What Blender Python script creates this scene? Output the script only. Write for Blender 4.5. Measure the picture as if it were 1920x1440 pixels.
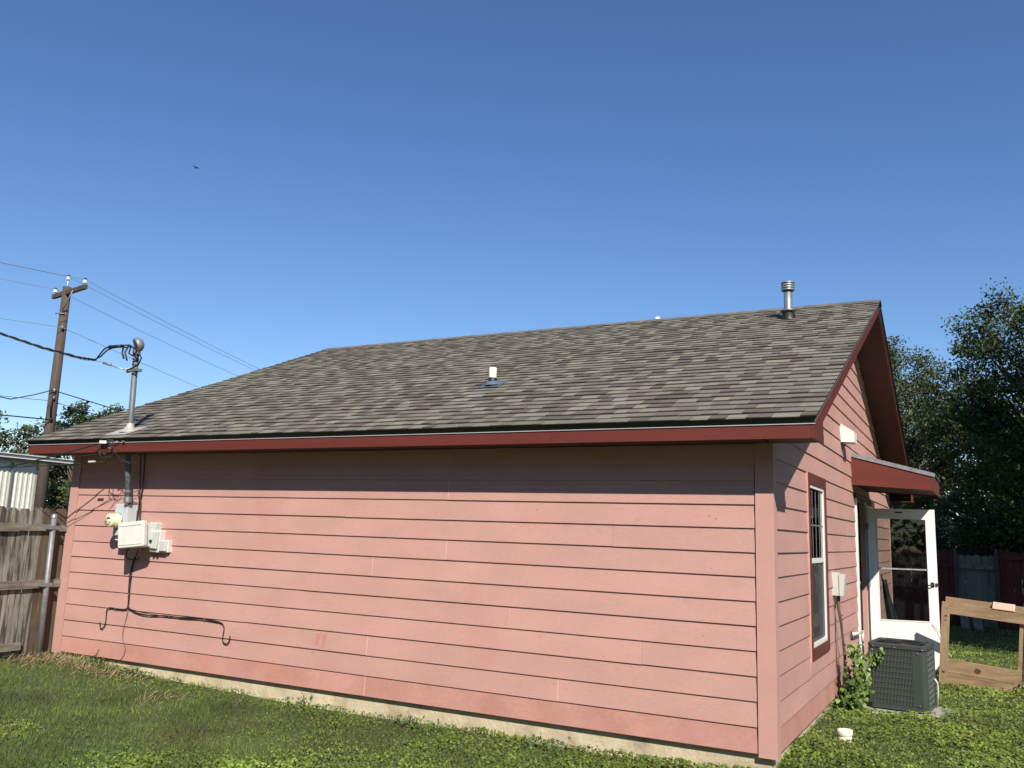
import bpy, math, random
import numpy as np
from mathutils import Vector, Matrix
random.seed(7)
rng = np.random.default_rng(11)
SC = bpy.context.scene
for _o in list(bpy.data.objects):
    bpy.data.objects.remove(_o)
COL = SC.collection

# ------------------------------------------------------------------ camera
CAM = Vector((1.3702, -6.6836, 1.5103))
right = Vector((0.88222752, 0.46963441, 0.03343835))
up = Vector((0.05008306, -0.16422658, 0.9851504))
fwd = Vector((-0.46815199, 0.8674521, 0.16840594))
cd = bpy.data.cameras.new('camera')
cam = bpy.data.objects.new('camera', cd)
COL.objects.link(cam)
cam.matrix_world = Matrix(((right.x, up.x, -fwd.x, CAM.x), (right.y, up.y, -fwd.y, CAM.y),
                           (right.z, up.z, -fwd.z, CAM.z), (0, 0, 0, 1)))
cd.sensor_fit = 'HORIZONTAL'; cd.sensor_width = 36.0
cd.lens = 36.0 * 1625.044 / 1920.0
cd.clip_start = 0.05; cd.clip_end = 2000
SC.camera = cam

# ------------------------------------------------------------------ sky, sun, exposure
SUN = Vector((0.386, -0.49, 0.505)).normalized()
W = bpy.data.worlds.new("World"); SC.world = W; W.use_nodes = True
wn = W.node_tree.nodes; wl = W.node_tree.links
sky = wn.new('ShaderNodeTexSky'); sky.sky_type = 'NISHITA'; sky.sun_disc = False
sky.sun_elevation = math.asin(SUN.z); sky.sun_rotation = math.atan2(SUN.x, SUN.y)
sky.air_density = 1.0; sky.dust_density = 0.15; sky.ozone_density = 4.0
hs = wn.new('ShaderNodeHueSaturation'); hs.inputs['Saturation'].default_value = 1.14; hs.inputs['Hue'].default_value = 0.506
wl.new(sky.outputs[0], hs.inputs['Color']); wl.new(hs.outputs[0], wn['Background'].inputs[0])
wn['Background'].inputs[1].default_value = 0.1
sd = bpy.data.lights.new('sun', 'SUN'); sd.energy = 5.0; sd.angle = math.radians(0.53)
sd.color = (1.0, 0.93, 0.82)
so = bpy.data.objects.new('sun', sd); COL.objects.link(so)
so.rotation_euler = SUN.to_track_quat('Z', 'Y').to_euler(); so.location = (8, -8, 12)
SC.view_settings.view_transform = 'Standard'; SC.view_settings.look = 'None'
SC.view_settings.gamma = 1.0; SC.view_settings.exposure = 0.42
SC.view_settings.use_curve_mapping = False

# ------------------------------------------------------------------ materials
def mat(name, col, rough=0.6, var=0.12, scale=4.0, stretch=(1, 1, 1), bump=0.0, bscale=60.0, bstretch=(1, 1, 1),
        metal=0.0, tint=False, fine=0.0, fscale=150.0, spec=0.5, dark=None, dscale=2.0, dlow=0.55, dhigh=0.75,
        dstretch=(1, 1, 1), translucent=0.0, objrand=0.0, bdist=0.004):
    m = bpy.data.materials.new(name); m.use_nodes = True
    nt = m.node_tree; N = nt.nodes; L = nt.links
    b = N['Principled BSDF']; b.inputs['Roughness'].default_value = rough
    b.inputs['Metallic'].default_value = metal
    b.inputs['Specular IOR Level'].default_value = spec
    geo = N.new('ShaderNodeNewGeometry')
    def noise(sc, st, det=4):
        mp = N.new('ShaderNodeMapping'); mp.inputs['Scale'].default_value = st
        L.new(geo.outputs['Position'], mp.inputs[0])
        n = N.new('ShaderNodeTexNoise'); n.inputs['Scale'].default_value = sc
        n.inputs['Detail'].default_value = det; L.new(mp.outputs[0], n.inputs['Vector'])
        return n.outputs[0]
    def rnge(x, a, c, lo, hi):
        r = N.new('ShaderNodeMapRange'); r.inputs[1].default_value = a; r.inputs[2].default_value = c
        r.inputs[3].default_value = lo; r.inputs[4].default_value = hi
        L.new(x, r.inputs[0]); return r.outputs[0]
    def mul(x, y):
        q = N.new('ShaderNodeMath'); q.operation = 'MULTIPLY'
        for i, a in enumerate((x, y)):
            if isinstance(a, (int, float)): q.inputs[i].default_value = a
            else: L.new(a, q.inputs[i])
        return q.outputs[0]
    f = rnge(noise(scale, stretch), 0.3, 0.7, 1 - var, 1 + var)
    if fine: f = mul(f, rnge(noise(fscale, stretch, 2), 0.3, 0.7, 1 - fine, 1 + fine))
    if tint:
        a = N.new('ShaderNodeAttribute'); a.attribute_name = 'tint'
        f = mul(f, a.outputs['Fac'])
    if objrand:
        oi = N.new('ShaderNodeObjectInfo')
        f = mul(f, rnge(oi.outputs['Random'], 0, 1, 1 - objrand, 1 + objrand))
    base = None
    if dark is not None:
        mx = N.new('ShaderNodeMix'); mx.data_type = 'RGBA'
        mx.inputs[6].default_value = (*col, 1); mx.inputs[7].default_value = (*dark, 1)
        L.new(rnge(noise(dscale, dstretch, 6), dlow, dhigh, 0, 1), mx.inputs[0]); base = mx.outputs[2]
    vm = N.new('ShaderNodeVectorMath'); vm.operation = 'SCALE'
    if base is None: vm.inputs[0].default_value = col
    else: L.new(base, vm.inputs[0])
    L.new(f, vm.inputs['Scale'])
    L.new(vm.outputs[0], b.inputs['Base Color'])
    if bump:
        bp = N.new('ShaderNodeBump'); bp.inputs['Strength'].default_value = bump; bp.inputs['Distance'].default_value = bdist
        L.new(noise(bscale, bstretch), bp.inputs['Height']); L.new(bp.outputs[0], b.inputs['Normal'])
    if translucent:
        tr = N.new('ShaderNodeBsdfTranslucent'); L.new(vm.outputs[0], tr.inputs[0])
        ms = N.new('ShaderNodeMixShader'); ms.inputs[0].default_value = translucent
        L.new(b.outputs[0], ms.inputs[1]); L.new(tr.outputs[0], ms.inputs[2])
        L.new(ms.outputs[0], N['Material Output'].inputs['Surface'])
    return m

def glass_mat(name, ior=1.5, tintc=(0.8, 0.84, 0.82)):
    m = bpy.data.materials.new(name); m.use_nodes = True
    nt = m.node_tree; N = nt.nodes; L = nt.links; N.remove(N['Principled BSDF'])
    t = N.new('ShaderNodeBsdfTransparent'); t.inputs[0].default_value = (*tintc, 1)
    g = N.new('ShaderNodeBsdfGlossy'); g.inputs['Roughness'].default_value = 0.02
    fr = N.new('ShaderNodeFresnel'); fr.inputs[0].default_value = ior
    mx = N.new('ShaderNodeMixShader'); L.new(fr.outputs[0], mx.inputs[0]); L.new(t.outputs[0], mx.inputs[1]); L.new(g.outputs[0], mx.inputs[2])
    L.new(mx.outputs[0], N['Material Output'].inputs['Surface']); return m

PINK = (0.485, 0.274, 0.236)
M = {}
M['pink'] = mat('pink_siding_paint', PINK, 0.62, var=0.06, scale=1.6, fine=0.045, fscale=45, stretch=(1, 1, 2.2), bump=0.25,
                bscale=70, bstretch=(0.25, 0.25, 3), spec=0.25, dark=(0.44, 0.215, 0.18), dscale=1.1, dlow=0.60, dhigh=0.9,
                dstretch=(1, 1, 0.8), objrand=0.025)
# the lowest boards are weathered: rain splash has stained the paint
M['pink_low'] = mat('pink_siding_paint_splashed', (0.455, 0.235, 0.198), 0.68, var=0.08, scale=2.4, fine=0.05, fscale=40, bump=0.25,
                bscale=70, bstretch=(0.25, 0.25, 3), spec=0.2, dark=(0.40, 0.19, 0.145), dscale=2.0, dlow=0.45, dhigh=0.75, objrand=0.04)
M['pink_trim'] = mat('pink_trim_paint', (0.495, 0.278, 0.241), 0.6, var=0.05, scale=3, fine=0.03, bump=0.2, bscale=90, bstretch=(3, 3, .3), spec=0.25)
M['caulk'] = mat('pale_caulk', (0.72, 0.46, 0.40), 0.7, var=0.1)
M['red'] = mat('red_trim_paint', (0.125, 0.028, 0.021), 0.5, var=0.10, scale=2.0, fine=0.08, fscale=60, stretch=(0.3, 0.3, 4), bump=0.25,
               bscale=60, bstretch=(0.2, 0.2, 4), spec=0.3, dark=(0.12, 0.028, 0.02), dscale=3, dlow=.55, dhigh=.8)
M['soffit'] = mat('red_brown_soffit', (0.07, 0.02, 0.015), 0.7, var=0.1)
M['drip'] = mat('bright_metal_edge', (0.55, 0.56, 0.58), 0.4, metal=0.3, var=0.08)
M['black_metal'] = mat('black_glossy_metal', (0.012, 0.015, 0.016), 0.18, var=0.3, scale=3, spec=0.6)
M['galv'] = mat('galvanised_metal', (0.36, 0.38, 0.39), 0.45, metal=0.7, var=0.22, scale=14, fine=0.1, fscale=60)
M['galv_dull'] = mat('dull_galvanised_steel', (0.22, 0.24, 0.25), 0.55, metal=0.45, var=0.16, scale=18, dark=(0.24, 0.22, 0.2), dscale=9)
M['conduit'] = mat('grey_conduit', (0.13, 0.15, 0.155), 0.55, metal=0.2, var=0.12, scale=12)
M['white'] = mat('white_paint', (0.72, 0.71, 0.665), 0.45, var=0.04, scale=5)
M['white_dirty'] = mat('weathered_white_plastic', (0.60, 0.60, 0.56), 0.5, var=0.06, scale=12, dark=(0.5, 0.5, 0.44), dscale=9, dlow=.55, dhigh=.8)
M['cream'] = mat('cream_metal_siding', (0.76, 0.73, 0.62), 0.5, var=0.05, scale=1)
M['meter_box'] = mat('light_grey_enamel', (0.48, 0.53, 0.54), 0.4, var=0.05, scale=9)
M['util_box'] = mat('pale_grey_plastic', (0.50, 0.52, 0.48), 0.5, var=0.06, scale=10, dark=(0.48, 0.48, 0.42), dscale=12, dlow=.55, dhigh=.8)
M['meter_face'] = mat('cream_meter_face', (0.74, 0.69, 0.44), 0.3, var=0.03)
M['black'] = mat('black_rubber', (0.012, 0.011, 0.012), 0.5, var=0.2)
M['dark_wire'] = mat('dark_cable', (0.022, 0.02, 0.02), 0.55, var=0.2)
M['alum_wire'] = mat('bare_aluminium_cable', (0.4, 0.4, 0.4), 0.4, metal=0.6, var=0.1)
M['grey_wire'] = mat('grey_line_wire', (0.25, 0.28, 0.33), 0.5, var=0.1)
M['warn'] = mat('magenta_seal_tag', (0.30, 0.05, 0.11), 0.5)
M['concrete'] = mat('foundation_concrete', (0.52, 0.44, 0.30), 0.85, var=0.14, scale=5, fine=0.1, fscale=60, bump=0.6, bscale=25, dark=(0.27, 0.21, 0.14), dscale=2.4, dlow=.5, dhigh=.72, bdist=.01)
M['pad'] = mat('grey_concrete_pad', (0.34, 0.31, 0.27), 0.9, var=0.15, scale=9, fine=0.1, bump=0.6, bscale=30, bdist=.01)
M['ac'] = mat('dark_green_grey_enamel', (0.042, 0.053, 0.049), 0.42, var=0.08, scale=6, spec=0.5)
M['ac_in'] = mat('coil_fins', (0.008, 0.009, 0.009), 0.6, var=0.2)
M['ac_fin'] = mat('grille_wire', (0.11, 0.125, 0.12), 0.45, var=0.1)
M['timber'] = mat('weathered_pine', (0.29, 0.20, 0.115), 0.75, var=0.16, scale=6, stretch=(0.6, 3, 3), fine=0.14, fscale=40, bump=0.4, bscale=40, bstretch=(0.4, 4, 4), dark=(0.20, 0.12, 0.065), dscale=3.0, dstretch=(0.7, 3, 6), dlow=.5, dhigh=.72)
M['timber_v'] = mat('weathered_pine_upright', (0.30, 0.21, 0.125), 0.75, var=0.16, scale=6, stretch=(4, 4, 0.6), fine=0.14, fscale=40, bump=0.4, bscale=40, bstretch=(5, 5, 0.4), dark=(0.20, 0.12, 0.065), dscale=3.2, dstretch=(6, 6, 0.9), dlow=.5, dhigh=.72)
M['knot'] = mat('pine_knot', (0.085, 0.042, 0.022), 0.7, var=0.3, scale=40)
M['fence_wood'] = mat('grey_weathered_cedar', (0.21, 0.195, 0.162), 0.85, var=0.25, scale=5, stretch=(5, 5, 0.5), fine=0.25, fscale=22, bump=0.7, bscale=30, bstretch=(6, 6, 0.3), dark=(0.06, 0.05, 0.04), dscale=4.5, dstretch=(6, 6, 0.5), dlow=.47, dhigh=.60, objrand=0.18, bdist=.006)
M['fence_brown'] = mat('brown_cedar', (0.10, 0.072, 0.048), 0.85, var=0.25, scale=5, stretch=(5, 5, 0.5), fine=0.2, fscale=22, bump=0.6, bscale=30, bstretch=(6, 6, 0.3), dark=(0.07, 0.048, 0.032), dscale=4.0, dstretch=(5, 5, 0.55), dlow=.45, dhigh=.7)
M['rail'] = mat('weathered_rail', (0.20, 0.185, 0.15), 0.85, var=0.2, scale=6, stretch=(4, .6, 4), fine=0.2, fscale=25, dark=(0.10, 0.08, 0.06), dscale=4, dstretch=(5, .6, 5), dlow=.45, dhigh=.7)
M['fence_red'] = mat('faded_barn_red_stain', (0.11, 0.022, 0.017), 0.85, var=0.25, scale=3, stretch=(4, 4, 0.5), objrand=.15)
M['fence_grey'] = mat('bare_grey_green_boards', (0.15, 0.155, 0.11), 0.85, var=0.25, scale=3, stretch=(4, 4, 0.5), objrand=.12)
M['pole_wood'] = mat('creosoted_pole', (0.075, 0.053, 0.041), 0.85, var=0.2, scale=4, stretch=(4, 4, 0.4), fine=0.2, fscale=20, dark=(0.06, 0.04, 0.03), dscale=2, dstretch=(4, 4, .4))
M['bark'] = mat('tree_bark', (0.11, 0.085, 0.062), 0.9, var=0.25, scale=5, stretch=(3, 3, .6))
M['flash'] = mat('lead_grey_flashing', (0.42, 0.40, 0.37), 0.6, metal=0.2, var=0.15, scale=20)
M['flash_blue'] = mat('blue_grey_flashing', (0.22, 0.28, 0.36), 0.3, metal=0.6, var=0.15, scale=20)
M['interior'] = mat('dark_interior', (0.03, 0.025, 0.022), 0.9)  # near-black colour stands for the darkness of unlit rooms
M['curtain'] = mat('grey_curtain', (0.34, 0.35, 0.34), 0.85, var=0.1, scale=6, stretch=(1, 9, .6))
M['screen'] = None
M['blue_cloth'] = mat('blue_fabric', (0.03, 0.06, 0.16), 0.8, var=0.2, scale=12)
M['stake'] = mat('pale_lath', (0.55, 0.45, 0.33), 0.8, var=0.1, scale=10)
M['paleroof'] = mat('pale_shingle_roof', (0.62, 0.55, 0.50), 0.8, var=0.1, scale=5)
M['palewall'] = mat('off_white_wall', (0.62, 0.60, 0.56), 0.8, var=0.06, scale=2)
M['offwhite'] = mat('off_white_pvc', (0.72, 0.68, 0.55), 0.5, var=0.06, scale=15)
M['shingle'] = mat('asphalt_shingle', (0.180, 0.168, 0.132), 0.9, tint=True, var=0.08, scale=2, fine=0.30, fscale=190, bump=0.8, bscale=300, spec=0.2, bdist=.002)
M['shingle_b'] = mat('asphalt_shingle_brown', (0.138, 0.119, 0.098), 0.9, tint=True, var=0.08, scale=2, fine=0.30, fscale=190, bump=0.8, bscale=300, spec=0.2, bdist=.002)
M['vine'] = mat('vine_leaf', (0.15, 0.24, 0.045), 0.5, tint=True, var=0.15, scale=14, translucent=0.25)
M['weed'] = mat('weed_leaf', (0.065, 0.115, 0.028), 0.55, tint=True, var=0.2, scale=10, translucent=0.25)
M['straw'] = mat('dry_straw', (0.24, 0.185, 0.10), 0.8, tint=True, var=0.2, scale=10)
M['leaf_a'] = mat('dark_leaves', (0.070, 0.096, 0.026), 0.5, tint=True, var=0.35, scale=1.2, translucent=0.25, spec=0.4)
M['leaf_b'] = mat('olive_leaves', (0.082, 0.098, 0.034), 0.5, tint=True, var=0.3, scale=1.5, translucent=0.25, spec=0.4)
M['leaf_c'] = mat('conifer_leaves', (0.055, 0.080, 0.024), 0.6, tint=True, var=0.3, scale=2, translucent=0.15)
M['leaf_d'] = mat('far_leaves', (0.085, 0.105, 0.045), 0.6, tint=True, var=0.3, scale=1.4, translucent=0.2)
M['grass'] = mat('clover_and_grass', (0.170, 0.235, 0.040), 0.55, tint=True, var=0.32, scale=1.3, translucent=0.3, dark=(0.13, 0.175, 0.038), dscale=0.75, dlow=.42, dhigh=.62, spec=0.3)
M['ground'] = mat('lawn_soil', (0.060, 0.085, 0.024), 0.95, var=0.3, scale=2, fine=0.4, fscale=40, bump=0.8, bscale=40, dark=(0.085, 0.06, 0.035), dscale=1.1, dlow=.5, dhigh=.7, bdist=.02)
M['glass'] = glass_mat('window_glass')
M['glass_dark'] = glass_mat('storm_glass', 1.45, (0.72, 0.75, 0.74))
def screen_mat():
    m = bpy.data.materials.new('insect_screen'); m.use_nodes = True
    N = m.node_tree.nodes; L = m.node_tree.links
    t = N.new('ShaderNodeBsdfTransparent'); mx = N.new('ShaderNodeMixShader'); mx.inputs[0].default_value = 0.45
    b = N['Principled BSDF']; b.inputs['Base Color'].default_value = (0.06, 0.065, 0.065, 1); b.inputs['Roughness'].default_value = .8
    L.new(t.outputs[0], mx.inputs[1]); L.new(b.outputs[0], mx.inputs[2]); L.new(mx.outputs[0], N['Material Output'].inputs['Surface'])
    return m
M['screen'] = screen_mat()

# ------------------------------------------------------------------ mesh helpers
class MB:
    def __init__(s): s.v = []; s.f = []; s.sm = []; s.mi = []
    def add(s, vs, fs, smooth=False, mi=0):
        o = len(s.v); s.v += [tuple(p) for p in vs]
        for f in fs: s.f.append(tuple(i + o for i in f)); s.sm.append(smooth); s.mi.append(mi)
    def hexa(s, p, mi=0):
        # p: 8 points, 0-3 one face (ccw), 4-7 opposite face
        s.add(p, [(3, 2, 1, 0), (4, 5, 6, 7), (0, 1, 5, 4), (1, 2, 6, 5), (2, 3, 7, 6), (3, 0, 4, 7)], mi=mi)
    def box(s, x0, x1, y0, y1, z0, z1, mi=0):
        s.hexa([(x0, y0, z0), (x1, y0, z0), (x1, y1, z0), (x0, y1, z0), (x0, y0, z1), (x1, y0, z1), (x1, y1, z1), (x0, y1, z1)], mi)
    def cbox(s, c, dx, dy, dz, rot=None, bev=0.0):
        # centred box with rotation and chamfered vertical look
        R = rot if rot is not None else Matrix.Identity(3); c = Vector(c)
        if bev <= 0:
            P = [(-1, -1, -1), (1, -1, -1), (1, 1, -1), (-1, 1, -1), (-1, -1, 1), (1, -1, 1), (1, 1, 1), (-1, 1, 1)]
            s.hexa([c + R @ Vector((a * dx / 2, b * dy / 2, d * dz / 2)) for a, b, d in P]); return
        # box with rounded edges in the x-z outline of the y- side
        o = []
        for i, (sx, sz) in enumerate([(1, 1), (-1, 1), (-1, -1), (1, -1)]):
            for k in range(3):
                a = math.pi / 2 * (i + k / 2)
                o.append((sx * (dx / 2 - bev) + bev * math.cos(a), sz * (dz / 2 - bev) + bev * math.sin(a)))
        n = len(o); vs = []
        for (yy, sc) in ((-dy / 2, 1 - bev / dx), (-dy / 2 + bev * .6, 1), (dy / 2, 1)):
            vs += [c + R @ Vector((x * sc, yy, z * sc)) for x, z in o]
        fs = [tuple(range(n)), tuple(range(3 * n - 1, 2 * n - 1, -1))]
        for r in range(2):
            for k in range(n):
                a, b = r * n + k, r * n + (k + 1) % n
                fs.append((a, a + n, b + n, b))
        s.add(vs, fs)
    def tube(s, pts, r, n=8, cap=True, smooth=True, mi=0):
        pts = [Vector(p) for p in pts]; rs = r if isinstance(r, (list, tuple)) else [r] * len(pts)
        d0 = (pts[1] - pts[0]).normalized()
        a = d0.cross(Vector((0, 0, 1)));
        if a.length < 1e-3: a = Vector((1, 0, 0))
        a.normalize(); vs = []
        for i, p in enumerate(pts):
            d = (pts[min(i + 1, len(pts) - 1)] - pts[max(i - 1, 0)]).normalized()
            a = (a - d * a.dot(d)).normalized(); b = d.cross(a)
            for k in range(n):
                t = 2 * math.pi * k / n
                vs.append(p + (a * math.cos(t) + b * math.sin(t)) * rs[i])
        fs = []
        for i in range(len(pts) - 1):
            for k in range(n):
                q = (k + 1) % n
                fs.append((i * n + k, i * n + q, (i + 1) * n + q, (i + 1) * n + k))
        s.add(vs, fs, smooth, mi)
        if cap:
            o = len(s.v) - len(vs)
            s.f.append(tuple(o + k for k in range(n))[::-1]); s.sm.append(False); s.mi.append(mi)
            s.f.append(tuple(o + (len(pts) - 1) * n + k for k in range(n))); s.sm.append(False); s.mi.append(mi)
    def prism(s, poly, off, mi=0):
        # poly: list of 3D points, off: Vector extrusion
        n = len(poly); off = Vector(off)
        vs = [Vector(p) for p in poly] + [Vector(p) + off for p in poly]
        fs = [tuple(range(n))[::-1], tuple(range(n, 2 * n))]
        for k in range(n): q = (k + 1) % n; fs.append((k, q, q + n, k + n))
        s.add(vs, fs, mi=mi)
    def build(s, name, mats, parent=None, loc=None):
        base = Vector((0, 0, 0)) if parent is None else Vector(parent['o'])
        org = base if parent is not None else (Vector(loc) if loc is not None else Vector((0, 0, 0)))
        me = bpy.data.meshes.new(name)
        me.from_pydata([tuple(Vector(p) - org) for p in s.v], [], s.f)
        if not isinstance(mats, (list, tuple)): mats = [mats]
        for m in mats: me.materials.append(m)
        me.polygons.foreach_set('use_smooth', s.sm); me.polygons.foreach_set('material_index', s.mi)
        me.validate(); me.update()
        # consistent outward normals
        import bmesh
        bm = bmesh.new(); bm.from_mesh(me); bmesh.ops.recalc_face_normals(bm, faces=bm.faces); bm.to_mesh(me); bm.free()
        o = bpy.data.objects.new(name, me); COL.objects.link(o)
        if parent is not None:
            o.parent = parent; o['o'] = tuple(org)
        else:
            o.location = org; o['o'] = tuple(org)
        return o

def thing(name, label, cat, loc, group=None):
    o = bpy.data.objects.new(name, None); COL.objects.link(o); o.location = loc; o['o'] = tuple(loc)
    o.empty_display_size = .1
    return tag(o, label, cat, group)
def tag(o, label, cat, group=None):
    o['label'] = label; o['category'] = cat
    if group: o['group'] = group
    return o
def lab(o, t): o['label'] = t; return o
def Rz(a): return Matrix.Rotation(a, 3, 'Z')

def tri_cloud(name, V, F, tint, mats, parent=None, loc=(0, 0, 0)):
    """V (n,3) array world, F (m,k) array, tint per face"""
    org = np.array(parent['o'] if parent is not None else loc, dtype=float)
    me = bpy.data.meshes.new(name); V = (V - org).astype(np.float32)
    k = F.shape[1]; m = len(F)
    me.vertices.add(len(V)); me.vertices.foreach_set('co', V.ravel())
    me.loops.add(m * k); me.loops.foreach_set('vertex_index', F.ravel().astype(np.int32))
    me.polygons.add(m); me.polygons.foreach_set('loop_start', (np.arange(m) * k).astype(np.int32))
    me.polygons.foreach_set('loop_total', np.full(m, k, dtype=np.int32))
    at = me.attributes.new('tint', 'FLOAT', 'FACE'); at.data.foreach_set('value', tint.astype(np.float32))
    me.materials.append(mats); me.update(calc_edges=True)
    o = bpy.data.objects.new(name, me); COL.objects.link(o)
    if parent is not None: o.parent = parent
    else: o.location = tuple(org)
    o['o'] = tuple(org)
    return o

def leaf_quads(C, size, nrm, aspect=0.6):
    """C (n,3) centres, size (n,), nrm (n,3) approx normals -> folded rhombus leaves, 2 triangles"""
    n = len(C); nrm = nrm / np.linalg.norm(nrm, axis=1, keepdims=True)
    r = rng.normal(size=(n, 3)); u = np.cross(nrm, r); u /= np.linalg.norm(u, axis=1, keepdims=True)
    w = np.cross(nrm, u); s = size[:, None]
    tip = C + u * s * .5; tail = C - u * s * .5
    l = C + w * s * .5 * aspect + nrm * s * .12; rr = C - w * s * .5 * aspect + nrm * s * .12
    V = np.stack([tail, rr, tip, l], 1).reshape(-1, 3)
    F = (np.arange(n)[:, None] * 4 + np.array([0, 1, 2, 3])[None]).reshape(-1, 4)
    T = np.concatenate([F[:, [0, 1, 2]], F[:, [0, 2, 3]]])
    return V, T, n

# ------------------------------------------------------------------ ground
def gz(x, y):
    x = np.asarray(x, float); y = np.asarray(y, float)
    gf = np.interp(x, [-12, -9, -7.4, -6.3, -4.2, -2.4, -1, 0, 2], [-.04, -.05, -.075, -.14, -.185, -.17, -.185, -.175, -.16])
    gs = np.interp(y, [-1, 0, 1, 3, 6, 10, 15], [-.15, -.13, -.11, -.10, -.13, -.15, -.18])
    t = np.clip((y + .6) / .6, 0, 1) * np.clip((x + 1) / 1., 0, 1)
    return gf * (1 - t) + gs * t + 0.012 * np.sin(x * 2.1 + 1) * np.sin(y * 1.7)
xs = np.unique(np.concatenate([[-400, -150, -60, -30, -18], np.arange(-12, 8.01, .25), [12, 20, 40, 100, 300]]))
ys = np.unique(np.concatenate([[-200, -60, -20], np.arange(-9, 18.01, .25), [24, 32, 48, 80, 160, 400]]))
GX, GY = np.meshgrid(xs, ys); GZ = gz(GX, GY)
gb = MB(); nx, ny = len(xs), len(ys)
gb.add(list(zip(GX.ravel(), GY.ravel(), GZ.ravel())), [(j * nx + i, j * nx + i + 1, (j + 1) * nx + i + 1, (j + 1) * nx + i) for j in range(ny - 1) for i in range(nx - 1)], True)
g = gb.build('ground', M['ground']); g['kind'] = 'structure'

# ------------------------------------------------------------------ the pink house
XL, WD, OH, OXR, OXL = -8.0925, 9.512, 0.386, 0.386, 0.373
SL = 0.4165
def zr(y):
    yy = y if y <= WD / 2 else WD - y
    return 2.385 + (yy + .405) * SL
def zu(y): return zr(y) - 0.125           # underside of the roof
house = thing('house', 'pink clapboard house with grey shingle gable roof and dark red trim', 'house', (XL / 2, WD / 2, 0))

# foundation and walls
b = MB(); b.box(XL + .03, -.03, .03, WD - .03, -.5, -.002); b.build('foundation', M['concrete'], house)
WIN = (1.47, 2.50, 0.487, 2.136)       # outer trim of the window y0 y1 z0 z1
DOOR = (4.95, 5.90, -.0, 2.06)
b = MB()
b.box(XL + .02, -.14, .012, .12, .0, 2.44)                 # front core
b.box(XL + .012, XL + .12, .12, WD - .12, .0, 2.44); b.box(XL + .02, -.14, WD - .12, WD - .012, 0, 2.44)
def gable_core(y0, y1, z0, z1): b.box(-.14, -.004, y0, y1, z0, z1)
WO = (1.565, 2.40, .585, 2.035)
gable_core(.012, WO[0], 0, 2.2); gable_core(WO[0], WO[1], 0, WO[2]); gable_core(WO[0], WO[1], WO[3], 2.2)
gable_core(WO[1], DOOR[0], 0, 2.2); gable_core(DOOR[0], DOOR[1], DOOR[3], 2.2); gable_core(DOOR[1], WD - .012, 0, 2.2)
b.prism([(-.14, .012, 2.2), (-.14, WD - .012, 2.2), (-.14, WD - .012, zu(WD)), (-.14, WD / 2, zu(WD / 2)), (-.14, .012, zu(0))], (.136, 0, 0))
b.prism([(XL + .012, .012, 2.44), (XL + .012, WD - .012, 2.44), (XL + .012, WD / 2, zu(WD / 2))], (.1, 0, 0))
b.build('wall', M['pink_trim'], house)
b = MB(); b.box(-1.6, -.141, .8, 7, .0, .03); b.box(-1.62, -1.6, .8, 7, 0, 2.3); b.box(-1.6, -.141, .78, .8, 0, 2.3)
b.box(-1.6, -.141, 7, 7.02, 0, 2.3); b.box(-1.6, -.141, .8, 7, 2.28, 2.3); b.box(-1.6, -.16, 3.5, 3.52, 0.03, 2.28)
b.build('interior', M['interior'], house)

E = 0.178
def siding_piece(a0, a1, z0, z1, axis, m, a0t=None, a1t=None, dz0=0.0, dz1=0.0):
    """lap board: a0..a1 along the wall, z0..z1; axis 'f' front (outward -y), 'g' gable (outward +x)"""
    a0t = a0 if a0t is None else a0t; a1t = a1 if a1t is None else a1t
    LIP, TOP = 0.0180, 0.0045
    j = random.uniform(-.0012, .0012)
    def P(a, z, o):
        return (a, -o, z) if axis == 'f' else (o, a, z)
    q = MB()
    q.hexa([P(a0, z0 + dz0, .0035), P(a1, z0 + dz1, .0035), P(a1, z0 + dz1, LIP + j), P(a0, z0 + dz0, LIP + j),
            P(a0t, z1 + .012, -.003), P(a1t, z1 + .012, -.003), P(a1t, z1 + .012, TOP), P(a0t, z1 + .012, TOP)])
    o = q.build('siding_board', m, house); return o
# front wall: joints read off the photograph, others staggered
T0, T1 = XL + .115, -.115
joints = {0: [-3.65], 1: [-5.95, -1.714], 2: [-3.649, -6.9], 3: [-5.2, -1.0], 4: [-6.3, -2.2], 5: [-4.449], 6: [-3.641], 7: [-2.839, -6.4],
          8: [-5.3, -1.257], 9: [-4.0], 10: [-2.843], 11: [-5.0]}
caulk = MB()
for k in range(12):
    z0 = k * E; z1 = (k + 1) * E if k < 11 else 2.074
    if k == 11: z0 = 11 * E
    xsj = [T0 + .003] + sorted(joints[k]) + [T1 - .006]
    for i in range(len(xsj) - 1):
        siding_piece(xsj[i] + .0008, xsj[i + 1] - .0008, z0, min(z1, 2.066), 'f', M['pink_low'] if k == 0 else M['pink'],
                     dz0=random.uniform(-.003, .003), dz1=random.uniform(-.003, .003))
    for x in joints[k]:
        if x in (-3.65, -3.649, -2.839, -3.641, -2.843, -1.714):
            caulk.hexa([(x - .002, -.0183, z0 + .004), (x + .002, -.0183, z0 + .004), (x + .002, -.0005, z0 + .004), (x - .002, -.0005, z0 + .004),
                        (x - .002, -.0062, z1), (x + .002, -.0062, z1), (x + .002, -.0005, z1), (x - .002, -.0005, z1)])
caulk.build('caulk_line', M['caulk'], house)
touch = mat('touch_up_paint', (0.45, 0.205, 0.175), .6, var=.05)
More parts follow.
